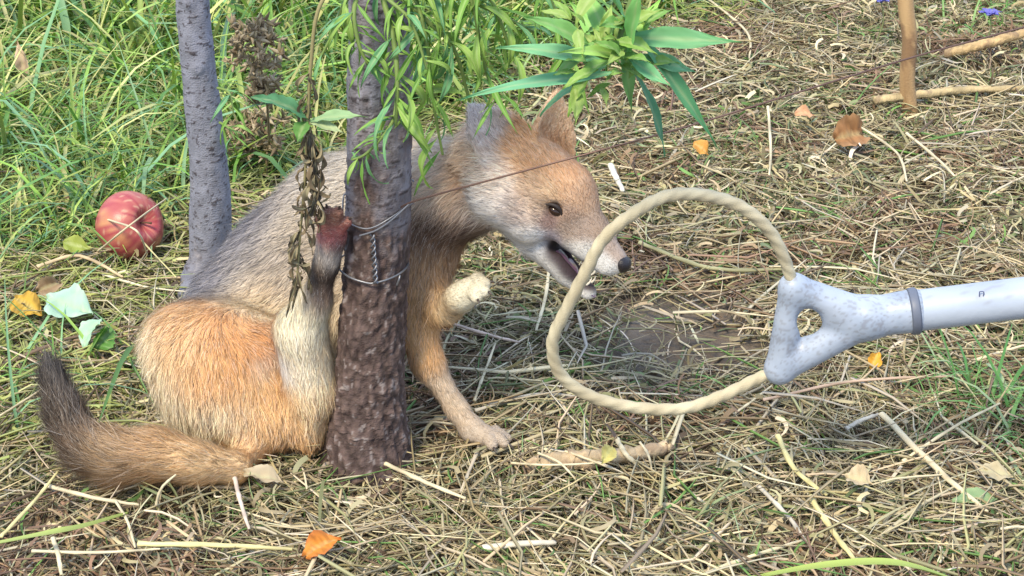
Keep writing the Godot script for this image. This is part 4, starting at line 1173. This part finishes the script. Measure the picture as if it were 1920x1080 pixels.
# ---------------------------------------------------------------- apple, stake, sticks
func make_apple() -> void:
	var at := Vector3(-0.3641, 0.0300, -0.5724)
	var o := base("apple", at)
	tag(o, "red apple lying in the grass beside the smooth grey tree", "apple")
	var mb := MB.new()
	var R := 0.047
	var rows := 40
	var cols := 56
	for a in rows + 1:
		var th := PI * a / rows
		for b in cols:
			var ph := TAU * b / cols
			var r := R * (1.0 + 0.10 * cos(th) - 0.02 * cos(2.0 * th)) * (1.0 + 0.012 * cos(5.0 * ph) * sin(th) * sin(th) + 0.02 * low_noise.get_noise_2d(cos(ph) * 60.0 + th * 30.0, sin(ph) * 60.0))
			var dip := 0.42 * exp(-pow(th / 0.30, 2.0)) + 0.25 * exp(-pow((PI - th) / 0.28, 2.0))
			var q := Vector3(sin(th) * cos(ph), cos(th) * (1.0 - dip) * 0.93, sin(th) * sin(ph)) * r
			var streak := fine_noise.get_noise_3d(cos(ph) * 160.0, th * 14.0, sin(ph) * 160.0)
			var blush := low_noise.get_noise_3d(q.x * 900.0, q.y * 900.0, q.z * 900.0)
			var c := Color(0.36, 0.06, 0.075).lerp(Color(0.50, 0.17, 0.13), clampf(0.4 + streak * 1.3, 0.0, 1.0))
			c = c.lerp(Color(0.55, 0.30, 0.12), smoothstep(0.02, 0.4, blush + streak * 0.3) * 0.7)
			if fine_noise.get_noise_3d(q.x * 6000.0, q.y * 6000.0, q.z * 6000.0) > 0.42: c = c.lerp(Color(0.62, 0.42, 0.28), 0.6)
			mb.put(q, c)
	for a in rows:
		for b in cols:
			var p := a * cols + b
			var p2 := a * cols + (b + 1) % cols
			mb.tri(p, p2, p + cols); mb.tri(p2, p2 + cols, p + cols)
	var skin := relief(mat(Color.WHITE, 0.38), 0.03, 0.02, 20.0)
	var fruit := part("fruit", mb.commit(), skin, o)
	var tilt := Basis(Vector3(0.55, 0, -0.75).normalized(), 1.15)
	fruit.basis = tilt
	var st := part("stem", simple_tube([Vector3(0, 0.024, 0), Vector3(0.001, 0.036, 0), Vector3(0.004, 0.047, 0.001)], [0.0012, 0.0012, 0.0018], 4, 6, Color(0.12, 0.07, 0.04)), mat(Color.WHITE, 0.9), o)
	st.basis = tilt

func make_stake() -> void:
	var foot := Vector3(0.8065, 0.0000, -1.0931)
	var z: float = foot.z
	var o := base("wooden_stake", foot)
	tag(o, "thin orange brown wooden stake standing upright in the hay", "stake")
	var top := Vector3(0.7605, 0.4007, -1.1000)
	var mb := MB.new()
	var pts := []
	for k in 60: pts.append(Vector3(0, -0.06, 0).lerp(top - foot, k / 59.0) + Vector3(0.0025 * sin(k * 0.35), 0, 0))
	tube(mb, pts, interp([0.0125, 0.0125, 0.012], 60), 14, Color.WHITE)
	for q in mb.v.size():
		var p := mb.v[q]
		var grain := fine_noise.get_noise_3d(p.x * 900.0, p.y * 45.0, p.z * 900.0)
		var knot := low_noise.get_noise_3d(p.x * 900.0, p.y * 700.0, p.z * 900.0)
		var c := Color(0.54, 0.36, 0.18).lerp(Color(0.34, 0.21, 0.10), clampf(0.4 + grain * 1.4, 0.0, 1.0))
		if knot > 0.22: c = c.lerp(Color(0.15, 0.08, 0.045), 0.6)
		mb.c[q] = c
		mb.v[q] = p + Vector3(p.x, 0, p.z) * 0.08 * grain
	part("shaft", mb.commit(), relief(mat(Color.WHITE, 0.75), 0.03, 0.06, 16.0), o)

func make_litter() -> void:
	rng.seed = 321
	var g := "loose straw stalks on the hay"
	var lb := "long pale straw stalk lying loose on the hay"
	var pale := Color(0.62, 0.54, 0.36); var grey := Color(0.50, 0.46, 0.38); var yell := Color(0.60, 0.54, 0.26); var tan_ := Color(0.55, 0.42, 0.25)
	var lines := [
		[[Vector3(0.5935, 0.0180, -0.0692), Vector3(0.6300, 0.0200, 0.0455), Vector3(0.6742, 0.0140, 0.1382)], 0.0042, pale, "thickest long straw stalk, slanting beside the dusty green leaf"], [[Vector3(0.4673, 0.0180, -0.0172), Vector3(0.4768, 0.0200, 0.0593), Vector3(0.5072, 0.0140, 0.1045)], 0.0032, yell], [[Vector3(0.4877, 0.0160, 0.1110), Vector3(0.5017, 0.0180, 0.1816), Vector3(0.5206, 0.0120, 0.2323)], 0.0034, yell],
		[[Vector3(0.4333, 0.0160, 0.0878), Vector3(0.4572, 0.0190, 0.1516), Vector3(0.4728, 0.0140, 0.1980)], 0.0026, grey], [[Vector3(0.6019, 0.0120, 0.0285), Vector3(0.6678, 0.0300, -0.0182), Vector3(0.7260, 0.0400, -0.0551)], 0.0020, pale], [[Vector3(0.5476, 0.0160, -0.0378), Vector3(0.5712, 0.0180, -0.0566), Vector3(0.5942, 0.0160, -0.0727)], 0.0030, grey],
		[[Vector3(0.3489, 0.0140, 0.2658), Vector3(0.4064, 0.0180, 0.2335), Vector3(0.4694, 0.0140, 0.1939)], 0.0026, pale], [[Vector3(0.4218, 0.0140, -0.0750), Vector3(0.4459, 0.0180, -0.0997), Vector3(0.4736, 0.0140, -0.1436)], 0.0016, pale], [[Vector3(-0.3470, 0.0160, 0.0866), Vector3(-0.2925, 0.0200, 0.1175), Vector3(-0.2399, 0.0140, 0.1242)], 0.0028, pale],
		[[Vector3(-0.3760, 0.0140, 0.1878), Vector3(-0.3549, 0.0200, 0.1371), Vector3(-0.3361, 0.0240, 0.0694)], 0.0022, yell], [[Vector3(-0.2639, 0.0200, 0.1263), Vector3(-0.2437, 0.0200, 0.1690), Vector3(-0.2305, 0.0140, 0.2082)], 0.0016, pale], [[Vector3(-0.2203, 0.0160, 0.1274), Vector3(-0.2122, 0.0400, 0.1315), Vector3(-0.1976, 0.0500, 0.1205)], 0.0020, pale], [[Vector3(-0.1407, 0.0220, 0.0819), Vector3(-0.1275, 0.0220, 0.1349), Vector3(-0.1152, 0.0140, 0.1722)], 0.0024, Color(0.6, 0.5, 0.42)],
		[[Vector3(-0.3360, 0.0160, 0.2174), Vector3(-0.2681, 0.0180, 0.2235), Vector3(-0.2040, 0.0140, 0.2103)], 0.0020, pale], [[Vector3(-0.2271, 0.0160, 0.2042), Vector3(-0.1481, 0.0180, 0.2093), Vector3(-0.0663, 0.0140, 0.2113)], 0.0034, yell], [[Vector3(-0.3184, 0.0160, 0.1940), Vector3(-0.3052, 0.0180, 0.2325), Vector3(-0.2977, 0.0140, 0.2590)], 0.0026, pale],
		[[Vector3(0.1331, 0.0140, 0.2093), Vector3(0.1693, 0.0160, 0.2042), Vector3(0.2097, 0.0140, 0.1980)], 0.0046, Color(0.62, 0.58, 0.48), "short thick pale straw piece lying in front of the rough tree"], [[Vector3(0.1313, 0.0120, -0.0313), Vector3(0.1192, 0.0180, 0.0444), Vector3(0.1072, 0.0140, 0.0990)], 0.0022, Color(0.52, 0.45, 0.34)], [[Vector3(0.0207, 0.0160, 0.0387), Vector3(0.0702, 0.0200, 0.0876), Vector3(0.1133, 0.0140, 0.1111)], 0.0028, pale],
		[[Vector3(0.2821, 0.0300, 0.0095), Vector3(0.2892, 0.0340, 0.0482), Vector3(0.3031, 0.0200, 0.0501)], 0.0030, pale], [[Vector3(0.1201, 0.0140, -0.0839), Vector3(0.1890, 0.0180, -0.1153), Vector3(0.2483, 0.0140, -0.1160)], 0.0026, grey], [[Vector3(0.1191, 0.0140, -0.1069), Vector3(0.1304, 0.0200, -0.1647), Vector3(0.1439, 0.0180, -0.2521)], 0.0018, pale], [[Vector3(0.0780, 0.0160, -0.3101), Vector3(0.1405, 0.0200, -0.2626), Vector3(0.1737, 0.0160, -0.2530)], 0.0024, Color(0.6, 0.47, 0.38)],
		[[Vector3(0.3382, 0.0200, -0.5398), Vector3(0.4260, 0.0200, -0.4604), Vector3(0.5258, 0.0160, -0.4638)], 0.0034, Color(0.34, 0.33, 0.18)], [[Vector3(-0.4246, 0.0300, -0.0429), Vector3(-0.3695, 0.0900, 0.0176), Vector3(-0.3359, 0.1200, 0.0357)], 0.0018, pale, "thin pale straw crossing the fox's dark tail tip"], [[Vector3(-0.3950, 0.0200, -0.5140), Vector3(-0.3395, 0.0850, -0.4490), Vector3(-0.3049, 0.0800, -0.5530)], 0.0016, pale, "thin straw leaning up across the red apple"], [[Vector3(-0.3920, 0.0500, -0.5528), Vector3(-0.3272, 0.0850, -0.4372), Vector3(-0.3247, 0.0300, -0.4841)], 0.0016, pale, "thin straw drooping down across the red apple"], [[Vector3(-0.3859, 0.0200, -0.7724), Vector3(-0.3786, 0.0300, -0.6157), Vector3(-0.2786, 0.0200, -0.4309)], 0.0014, yell],
		[[Vector3(-0.4677, 0.0200, -0.4637), Vector3(-0.4162, 0.0220, -0.4928), Vector3(-0.3496, 0.0180, -0.4351)], 0.0030, tan_], [[Vector3(0.4588, 0.0180, -0.1023), Vector3(0.5715, 0.0200, -0.1446), Vector3(0.7032, 0.0160, -0.1654)], 0.0022, Color(0.5, 0.36, 0.26)], [[Vector3(0.2134, 0.0200, -0.4637), Vector3(0.2064, 0.0200, -0.3675), Vector3(0.1938, 0.0180, -0.2811)], 0.0024, pale], [[Vector3(0.3099, 0.0180, -0.8176), Vector3(0.3164, 0.0180, -0.7672), Vector3(0.3236, 0.0180, -0.7220)], 0.0048, Color(0.70, 0.66, 0.56), "short thick whitish straw piece between fox's head and noose"],
		[[Vector3(0.7688, 0.0200, -0.9398), Vector3(0.7975, 0.0220, -0.8285), Vector3(0.8119, 0.0180, -0.7771)], 0.0024, pale], [[Vector3(0.6935, 0.0200, -0.9843), Vector3(0.7392, 0.0220, -0.8597), Vector3(0.7383, 0.0180, -0.7572)], 0.0022, pale], [[Vector3(0.5652, 0.0300, -1.0271), Vector3(0.5532, 0.0200, -0.8752), Vector3(0.5408, 0.0160, -0.7818)], 0.0022, pale], [[Vector3(0.5207, 0.0200, -1.5873), Vector3(0.5707, 0.0200, -1.4115), Vector3(0.5629, 0.0160, -1.2869)], 0.0024, pale],
	]
	for q in lines:
		stalk(q[0], q[1], q[2], q[3] if q.size() > 3 else lb, "straw", "straw_stalk", g, 5 if q[1] < 0.004 else 0)
	stalk([Vector3(0.1876, 0.0120, 0.0390), Vector3(0.2232, 0.0200, 0.0431), Vector3(0.2768, 0.0240, 0.0383), Vector3(0.3410, 0.0220, 0.0137)], 0.0130, Color(0.52, 0.40, 0.25), "stout peeled pale branch piece lying in front of the fox's paw", "stick", "broken_branch", "", 6)
	stalk([Vector3(0.7416, 0.0200, -1.0813), Vector3(0.8126, 0.0220, -1.0999), Vector3(0.9027, 0.0220, -1.1240), Vector3(1.0270, 0.0180, -1.1395)], 0.0085, Color(0.46, 0.36, 0.19), "long dry yellowish stick lying behind the foot of the wooden stake", "stick", "fallen_stick")
	stalk([Vector3(0.8972, 0.0200, -1.3022), Vector3(0.9678, 0.0300, -1.3223), Vector3(1.0393, 0.0350, -1.3626), Vector3(1.1183, 0.0300, -1.4248)], 0.0105, Color(0.52, 0.36, 0.17), "thick tan stalk slanting up behind the wooden stake", "stick", "fallen_stick")
	fallen_leaf("pale papery husk lying against the root of the fox's tail", Vector3(-0.1331, 0.0220, 0.0717), Vector3(-0.0885, 0.0180, 0.0787) - Vector3(-0.1331, 0.0220, 0.0717), Vector3(0, 1, 0.3), leaf_mesh(BROAD, 0.048, 0.012, 0.7, 0.5, 0.003, Color(0.40, 0.33, 0.22), Color(0.48, 0.41, 0.29)), leaf_mat(0.8, Color(0.2, 0.16, 0.1)))
	for q in [[Vector3(0.1934, 0.0300, 0.0414), Vector3(0.2165, 0.0360, 0.0724), Vector3(0.2340, 0.0200, 0.0820)], [Vector3(0.2232, 0.0300, 0.0368), Vector3(0.2491, 0.0340, 0.0621), Vector3(0.2817, 0.0200, 0.0639)], [Vector3(0.3075, 0.0300, 0.0179), Vector3(0.3142, 0.0360, 0.0540), Vector3(0.3185, 0.0200, 0.0593)], [Vector3(0.1637, 0.0200, 0.0455), Vector3(0.2048, 0.0340, 0.0736), Vector3(0.2580, 0.0300, 0.0623)]]:
		stalk(q, 0.0015, pale, "thin straw lying across the peeled branch piece", "straw", "straw_stalk", "straws across the branch piece", 5)
	# long live blades
	var lm := leaf_mat(0.5)
	var long_blade := func(pts: Array, w: float, c: Color, label: String):
		var mb := MB.new()
		var path := smooth_path(pts, 10)
		var off: Vector3 = pts[0]
		for k in path.size():
			var s := float(k) / (path.size() - 1)
			var t: Vector3 = (path[mini(k + 1, path.size() - 1)] - path[maxi(k - 1, 0)]).normalized()
			var side := t.cross(Vector3.UP).normalized() * w * sqrt(maxf(0.03, sin(PI * (0.12 + 0.86 * s))))
			mb.put(path[k] - off - side, c); mb.put(path[k] - off - Vector3(0, w * 0.5, 0), c * 0.85); mb.put(path[k] - off + side, c)
			if k:
				var b := k * 3
				for e in 2:
					mb.tri(b + e - 3, b + e, b + e - 2); mb.tri(b + e - 2, b + e, b + e + 1)
		var o := part("long_grass", mb.commit(), lm, self)
		o.position = off
		tag(o, label, "grass")
	long_blade.call([Vector3(0.4029, 0.0160, 0.2688), Vector3(0.4624, 0.0500, 0.2976), Vector3(0.5248, 0.0600, 0.3032), Vector3(0.5691, 0.0500, 0.2976), Vector3(0.6195, 0.0160, 0.2736)], 0.0062, Color(0.38, 0.48, 0.12), "broad yellow green blade arching low over the hay")
	long_blade.call([Vector3(-0.3816, 0.0200, 0.2104), Vector3(-0.3127, 0.0500, 0.2347), Vector3(-0.2788, 0.0450, 0.2126), Vector3(-0.2471, 0.0200, 0.1478)], 0.0052, Color(0.36, 0.44, 0.12), "light green blade lying on hay below the fox's dark tail tip")
	# fallen leaves
	var paper := leaf_mat(0.75, Color(0.3, 0.22, 0.1))
	fallen_leaf("pale mint green broad leaf between the apple and the fox's haunch", Vector3(-0.4310, 0.0300, -0.3473), Vector3(-0.3515, 0.0350, -0.3008) - Vector3(-0.4310, 0.0300, -0.3473), Vector3(0.1, 1, 0.5), leaf_mesh(BROAD, 0.075, 0.028, 0.25, 0.4, 0.002, Color(0.36, 0.55, 0.42), Color(0.44, 0.62, 0.50)), lm, 0.02, Color(0.3, 0.4, 0.2))
	fallen_leaf("mint green leaf standing on edge under the broad pale leaf", Vector3(-0.3514, 0.0300, -0.2899), Vector3(-0.3751, 0.0100, -0.2460) - Vector3(-0.3514, 0.0300, -0.2899), Vector3(-0.7, 0.5, 0.8), leaf_mesh(BROAD, 0.048, 0.015, 0.5, 0.6, 0.002, Color(0.36, 0.58, 0.40), Color(0.45, 0.64, 0.48)), lm)
	fallen_leaf("dark green crumpled leaf beside the mint green leaves", Vector3(-0.3370, 0.0300, -0.2649), Vector3(-0.3557, 0.0120, -0.2379) - Vector3(-0.3370, 0.0300, -0.2649), Vector3(0.8, 0.6, 0.4), leaf_mesh(BROAD, 0.036, 0.013, 0.8, 0.8, 0.003, Color(0.08, 0.22, 0.04), Color(0.14, 0.32, 0.06)), lm)
	fallen_leaf("mustard yellow leaf with brown blotches lying in a dark gap", Vector3(-0.4772, 0.0200, -0.3675), Vector3(-0.4296, 0.0160, -0.3266) - Vector3(-0.4772, 0.0200, -0.3675), Vector3(0.0, 1, 0.6), leaf_mesh(BROAD, 0.052, 0.019, 0.3, 0.5, 0.002, Color(0.52, 0.33, 0.035), Color(0.42, 0.24, 0.04), 0.45), paper)
	fallen_leaf("olive green leaf leaning against the red apple", Vector3(-0.4432, 0.0300, -0.5182), Vector3(-0.4012, 0.0300, -0.5011) - Vector3(-0.4432, 0.0300, -0.5182), Vector3(0, 1, 0.8), leaf_mesh(BROAD, 0.042, 0.013, 0.5, 0.4, 0.002, Color(0.26, 0.32, 0.05), Color(0.34, 0.38, 0.08)), lm)
	fallen_leaf("bright orange curled leaf lying on hay in front of the rough tree", Vector3(-0.0513, 0.0120, 0.2243), Vector3(-0.0232, 0.0300, 0.2198) - Vector3(-0.0513, 0.0120, 0.2243), Vector3(-0.2, 1, 0.6), leaf_mesh(BROAD, 0.044, 0.014, 0.7, 0.9, 0.003, Color(0.62, 0.24, 0.03), Color(0.50, 0.14, 0.05), 0.3), paper, 0.01)
	fallen_leaf("small orange yellow leaf under the pole head", Vector3(0.5994, 0.0120, -0.1905), Vector3(0.6112, 0.0280, -0.2074) - Vector3(0.5994, 0.0120, -0.1905), Vector3(0, 0.4, 1), leaf_mesh(BROAD, 0.026, 0.009, 0.6, 0.9, 0.002, Color(0.68, 0.36, 0.03), Color(0.55, 0.25, 0.03)), paper)
	fallen_leaf("small yellow green leaf resting on the peeled branch piece", Vector3(0.2734, 0.0450, 0.0530), Vector3(0.2592, 0.0380, 0.0893) - Vector3(0.2734, 0.0450, 0.0530), Vector3(0.2, 0.6, 1), leaf_mesh(BROAD, 0.028, 0.0095, 0.5, 0.5, 0.001, Color(0.52, 0.46, 0.14), Color(0.56, 0.50, 0.2)), paper, 0.02)
	fallen_leaf("pale beige curled dry leaf over a dark hollow in the hay", Vector3(0.5312, 0.0220, 0.0830), Vector3(0.5540, 0.0300, 0.0985) - Vector3(0.5312, 0.0220, 0.0830), Vector3(0, 1, 0.5), leaf_mesh(BROAD, 0.030, 0.013, 0.8, 1.2, 0.003, Color(0.50, 0.41, 0.26), Color(0.58, 0.48, 0.33)), paper)
	fallen_leaf("flat beige leaf half buried near the long slanting stalks", Vector3(0.6793, 0.0180, 0.0582), Vector3(0.7124, 0.0200, 0.0684) - Vector3(0.6793, 0.0180, 0.0582), Vector3(0, 1, 0.2), leaf_mesh(BROAD, 0.040, 0.014, 0.2, 0.5, 0.002, Color(0.42, 0.36, 0.22), Color(0.48, 0.42, 0.28)), paper)
	fallen_leaf("rust brown crumpled leaf lying below the wooden stake", Vector3(0.6548, 0.0200, -0.9137), Vector3(0.6973, 0.0300, -0.9148) - Vector3(0.6548, 0.0200, -0.9137), Vector3(-0.3, 0.7, 0.9), leaf_mesh(BROAD, 0.052, 0.026, 0.9, 1.5, 0.004, Color(0.34, 0.17, 0.07), Color(0.44, 0.26, 0.13), 0.3), paper)
	fallen_leaf("orange dry leaf under the hanging green leaf tips", Vector3(0.4361, 0.0300, -0.8718), Vector3(0.4627, 0.0200, -0.8499) - Vector3(0.4361, 0.0300, -0.8718), Vector3(0, 1, 0.7), leaf_mesh(BROAD, 0.030, 0.012, 0.6, 0.9, 0.003, Color(0.55, 0.26, 0.05), Color(0.5, 0.3, 0.08)), paper)
	fallen_leaf("peach tinted dry leaf on the hay behind the noose", Vector3(0.6047, 0.0250, -1.0055), Vector3(0.6389, 0.0250, -1.0124) - Vector3(0.6047, 0.0250, -1.0055), Vector3(0, 1, 0.6), leaf_mesh(BROAD, 0.034, 0.011, 0.5, 0.9, 0.003, Color(0.55, 0.30, 0.17), Color(0.6, 0.36, 0.2)), paper)
	fallen_leaf("pale tan dry leaf standing upright among the green grass", Vector3(-0.6106, 0.0500, -1.0928), Vector3(-0.6342, 0.0600, -1.1698) - Vector3(-0.6304, 0.0200, -1.1736), Vector3(0, 0.3, 1), leaf_mesh(LANCE, 0.07, 0.011, 0.6, 0.5, 0.002, Color(0.56, 0.40, 0.28), Color(0.6, 0.46, 0.32)), paper)
	fallen_leaf("brown curled scrap of leaf behind the mint green leaf", Vector3(-0.4517, 0.0200, -0.3910), Vector3(-0.4276, 0.0300, -0.3895) - Vector3(-0.4517, 0.0200, -0.3910), Vector3(0, 0.6, 1), leaf_mesh(BROAD, 0.034, 0.012, 0.9, 1.4, 0.003, Color(0.24, 0.16, 0.09), Color(0.44, 0.34, 0.22)), paper)
	fallen_leaf("dusty green flat leaf beside the longest slanting stalk", Vector3(0.6413, 0.0140, 0.1144), Vector3(0.6799, 0.0160, 0.1088) - Vector3(0.6413, 0.0140, 0.1144), Vector3(0, 1, 0.3), leaf_mesh(LANCE, 0.06, 0.012, 0.3, 0.4, 0.002, Color(0.22, 0.34, 0.16), Color(0.28, 0.4, 0.2)), lm)
	# blue petals at the back
	var blue := leaf_mat(0.6, Color(0.2, 0.2, 0.5))
	for q in [[Vector3(0.7846, 0.0600, -1.3791), Vector3(0.7903, 0.0900, -1.3604), "small blue flower growing between the wooden stake and the hanging leaves"], [Vector3(0.9700, 0.0500, -1.3973), Vector3(0.9818, 0.0600, -1.3791), "small blue flower nodding behind the thick tan stalk"]]:
		var foot: Vector3 = q[0]
		foot.y = ground_y(foot.x, foot.z)
		var o := base("blue_flower", foot)
		tag(o, q[2], "flower")
		var tip: Vector3 = q[1] - foot
		part("stem", simple_tube([Vector3.ZERO, tip * 0.6 + Vector3(0.01, 0.0, 0), tip], [0.0012, 0.001], 6, 5, Color(0.3, 0.36, 0.15)), lm, o)
		var petal := leaf_mesh(BROAD, 0.022, 0.007, 0.4, 0.7, 0.001, Color(0.12, 0.12, 0.45), Color(0.2, 0.2, 0.6))
		for k in 6:
			var pt := part("petal", petal, blue, o)
			pt.transform = Transform3D(leaf_basis(Vector3(cos(k * 1.05), 0.5, sin(k * 1.05)), Vector3.UP), tip)

func make_plants() -> void:
	var deep := [Color(0.06, 0.20, 0.045), Color(0.10, 0.27, 0.06), Color(0.16, 0.33, 0.10), Color(0.30, 0.40, 0.22)]
	tuft("grass_tuft", "deep green tall grass tuft under the catch pole's tube", Vector3(0.7588, 0.0000, -0.1024), 130, 0.08, 0.17, 0.07, deep)
	tuft("grass_tuft", "small green grass tuft between the pole head and the deep green tuft", Vector3(0.6673, 0.0000, -0.1545), 34, 0.04, 0.085, 0.05, deep)
	tuft("grass_tuft", "dark green curled tuft under the hanging leaf tips", Vector3(0.4743, 0.0000, -0.8815), 60, 0.05, 0.10, 0.09, [Color(0.10, 0.20, 0.06), Color(0.16, 0.24, 0.08), Color(0.26, 0.30, 0.12)])
	tuft("grass_tuft", "fresh green grass tuft growing beyond the thick tan stalk", Vector3(1.0532, 0.0000, -1.5868), 80, 0.06, 0.13, 0.12, [Color(0.10, 0.30, 0.06), Color(0.16, 0.38, 0.09), Color(0.2, 0.36, 0.12)])
	tuft("grass_tuft", "low green tuft in front of the broken branch piece", Vector3(0.1785, 0.0000, 0.0773), 30, 0.03, 0.065, 0.05, [Color(0.12, 0.24, 0.09), Color(0.2, 0.32, 0.14), Color(0.4, 0.44, 0.12)])
	tuft("grass_tuft", "grey green tuft beside the broad yellow green blade", Vector3(0.3733, 0.0000, 0.2101), 34, 0.04, 0.08, 0.05, [Color(0.14, 0.28, 0.12), Color(0.26, 0.38, 0.22), Color(0.38, 0.42, 0.26)])
	seed_weed("brown dried weed with knobbly seed heads between the two trees", Vector3(-0.2033, 0.0000, -0.8815), Vector3(-0.1871, 0.3088, -0.6200), 90, 0.040, 0.020)
	seed_weed("low dark brown withered weed behind the fox's back", Vector3(-0.2030, 0.0000, -0.8400), Vector3(-0.2251, 0.0733, -0.8600), 70, 0.050, 0.020)

func _ready() -> void:
	# ---- camera
	var cam := Camera3D.new()
	cam.name = "camera"
	cam.fov = 15.54
	cam.near = 0.05
	cam.far = 600.0
	add_child(cam)
	cam.position = Vector3(0.1637, 1.2254, 2.0726)
	cam.rotation_degrees = Vector3(-26.0, 0, 0)
	cam.current = true
	# ---- sky and light: bright hazy day
	var env := Environment.new()
	env.background_mode = Environment.BG_SKY
	var sm := ProceduralSkyMaterial.new()
	sm.sky_top_color = Color(0.64, 0.72, 0.85)
	sm.sky_horizon_color = Color(0.80, 0.85, 0.90)
	sm.sky_curve = 0.12
	sm.ground_bottom_color = Color(0.18, 0.17, 0.12)
	sm.ground_horizon_color = Color(0.55, 0.58, 0.52)
	sm.sun_angle_max = 20.0
	var sky := Sky.new()
	sky.sky_material = sm
	env.sky = sky
	env.background_energy_multiplier = 1.0
	env.tonemap_mode = Environment.TONE_MAPPER_LINEAR
	env.tonemap_exposure = 2.12
	env.sdfgi_enabled = true
	env.ssao_enabled = true
	env.ssil_enabled = true
	var we := WorldEnvironment.new()
	we.name = "world"
	we.environment = env
	add_child(we)
	var sun := DirectionalLight3D.new()
	sun.name = "sun"
	sun.light_color = Color(1.0, 0.94, 0.83)
	sun.light_energy = 0.7
	sun.light_angular_distance = 14.0
	sun.shadow_enabled = true
	add_child(sun)
	sun.look_at_from_position(Vector3(-0.75, 2.1, 1.35), Vector3.ZERO)

	low_noise.seed = 2; low_noise.frequency = 0.012
	fine_noise.seed = 4; fine_noise.frequency = 0.05
	fine_noise.fractal_octaves = 3
	make_ground()
	make_hay()
	make_grass()
	make_trees()
	make_fox()
	make_wire()
	make_pole()
	make_apple()
	make_stake()
	make_plants()
	make_litter()
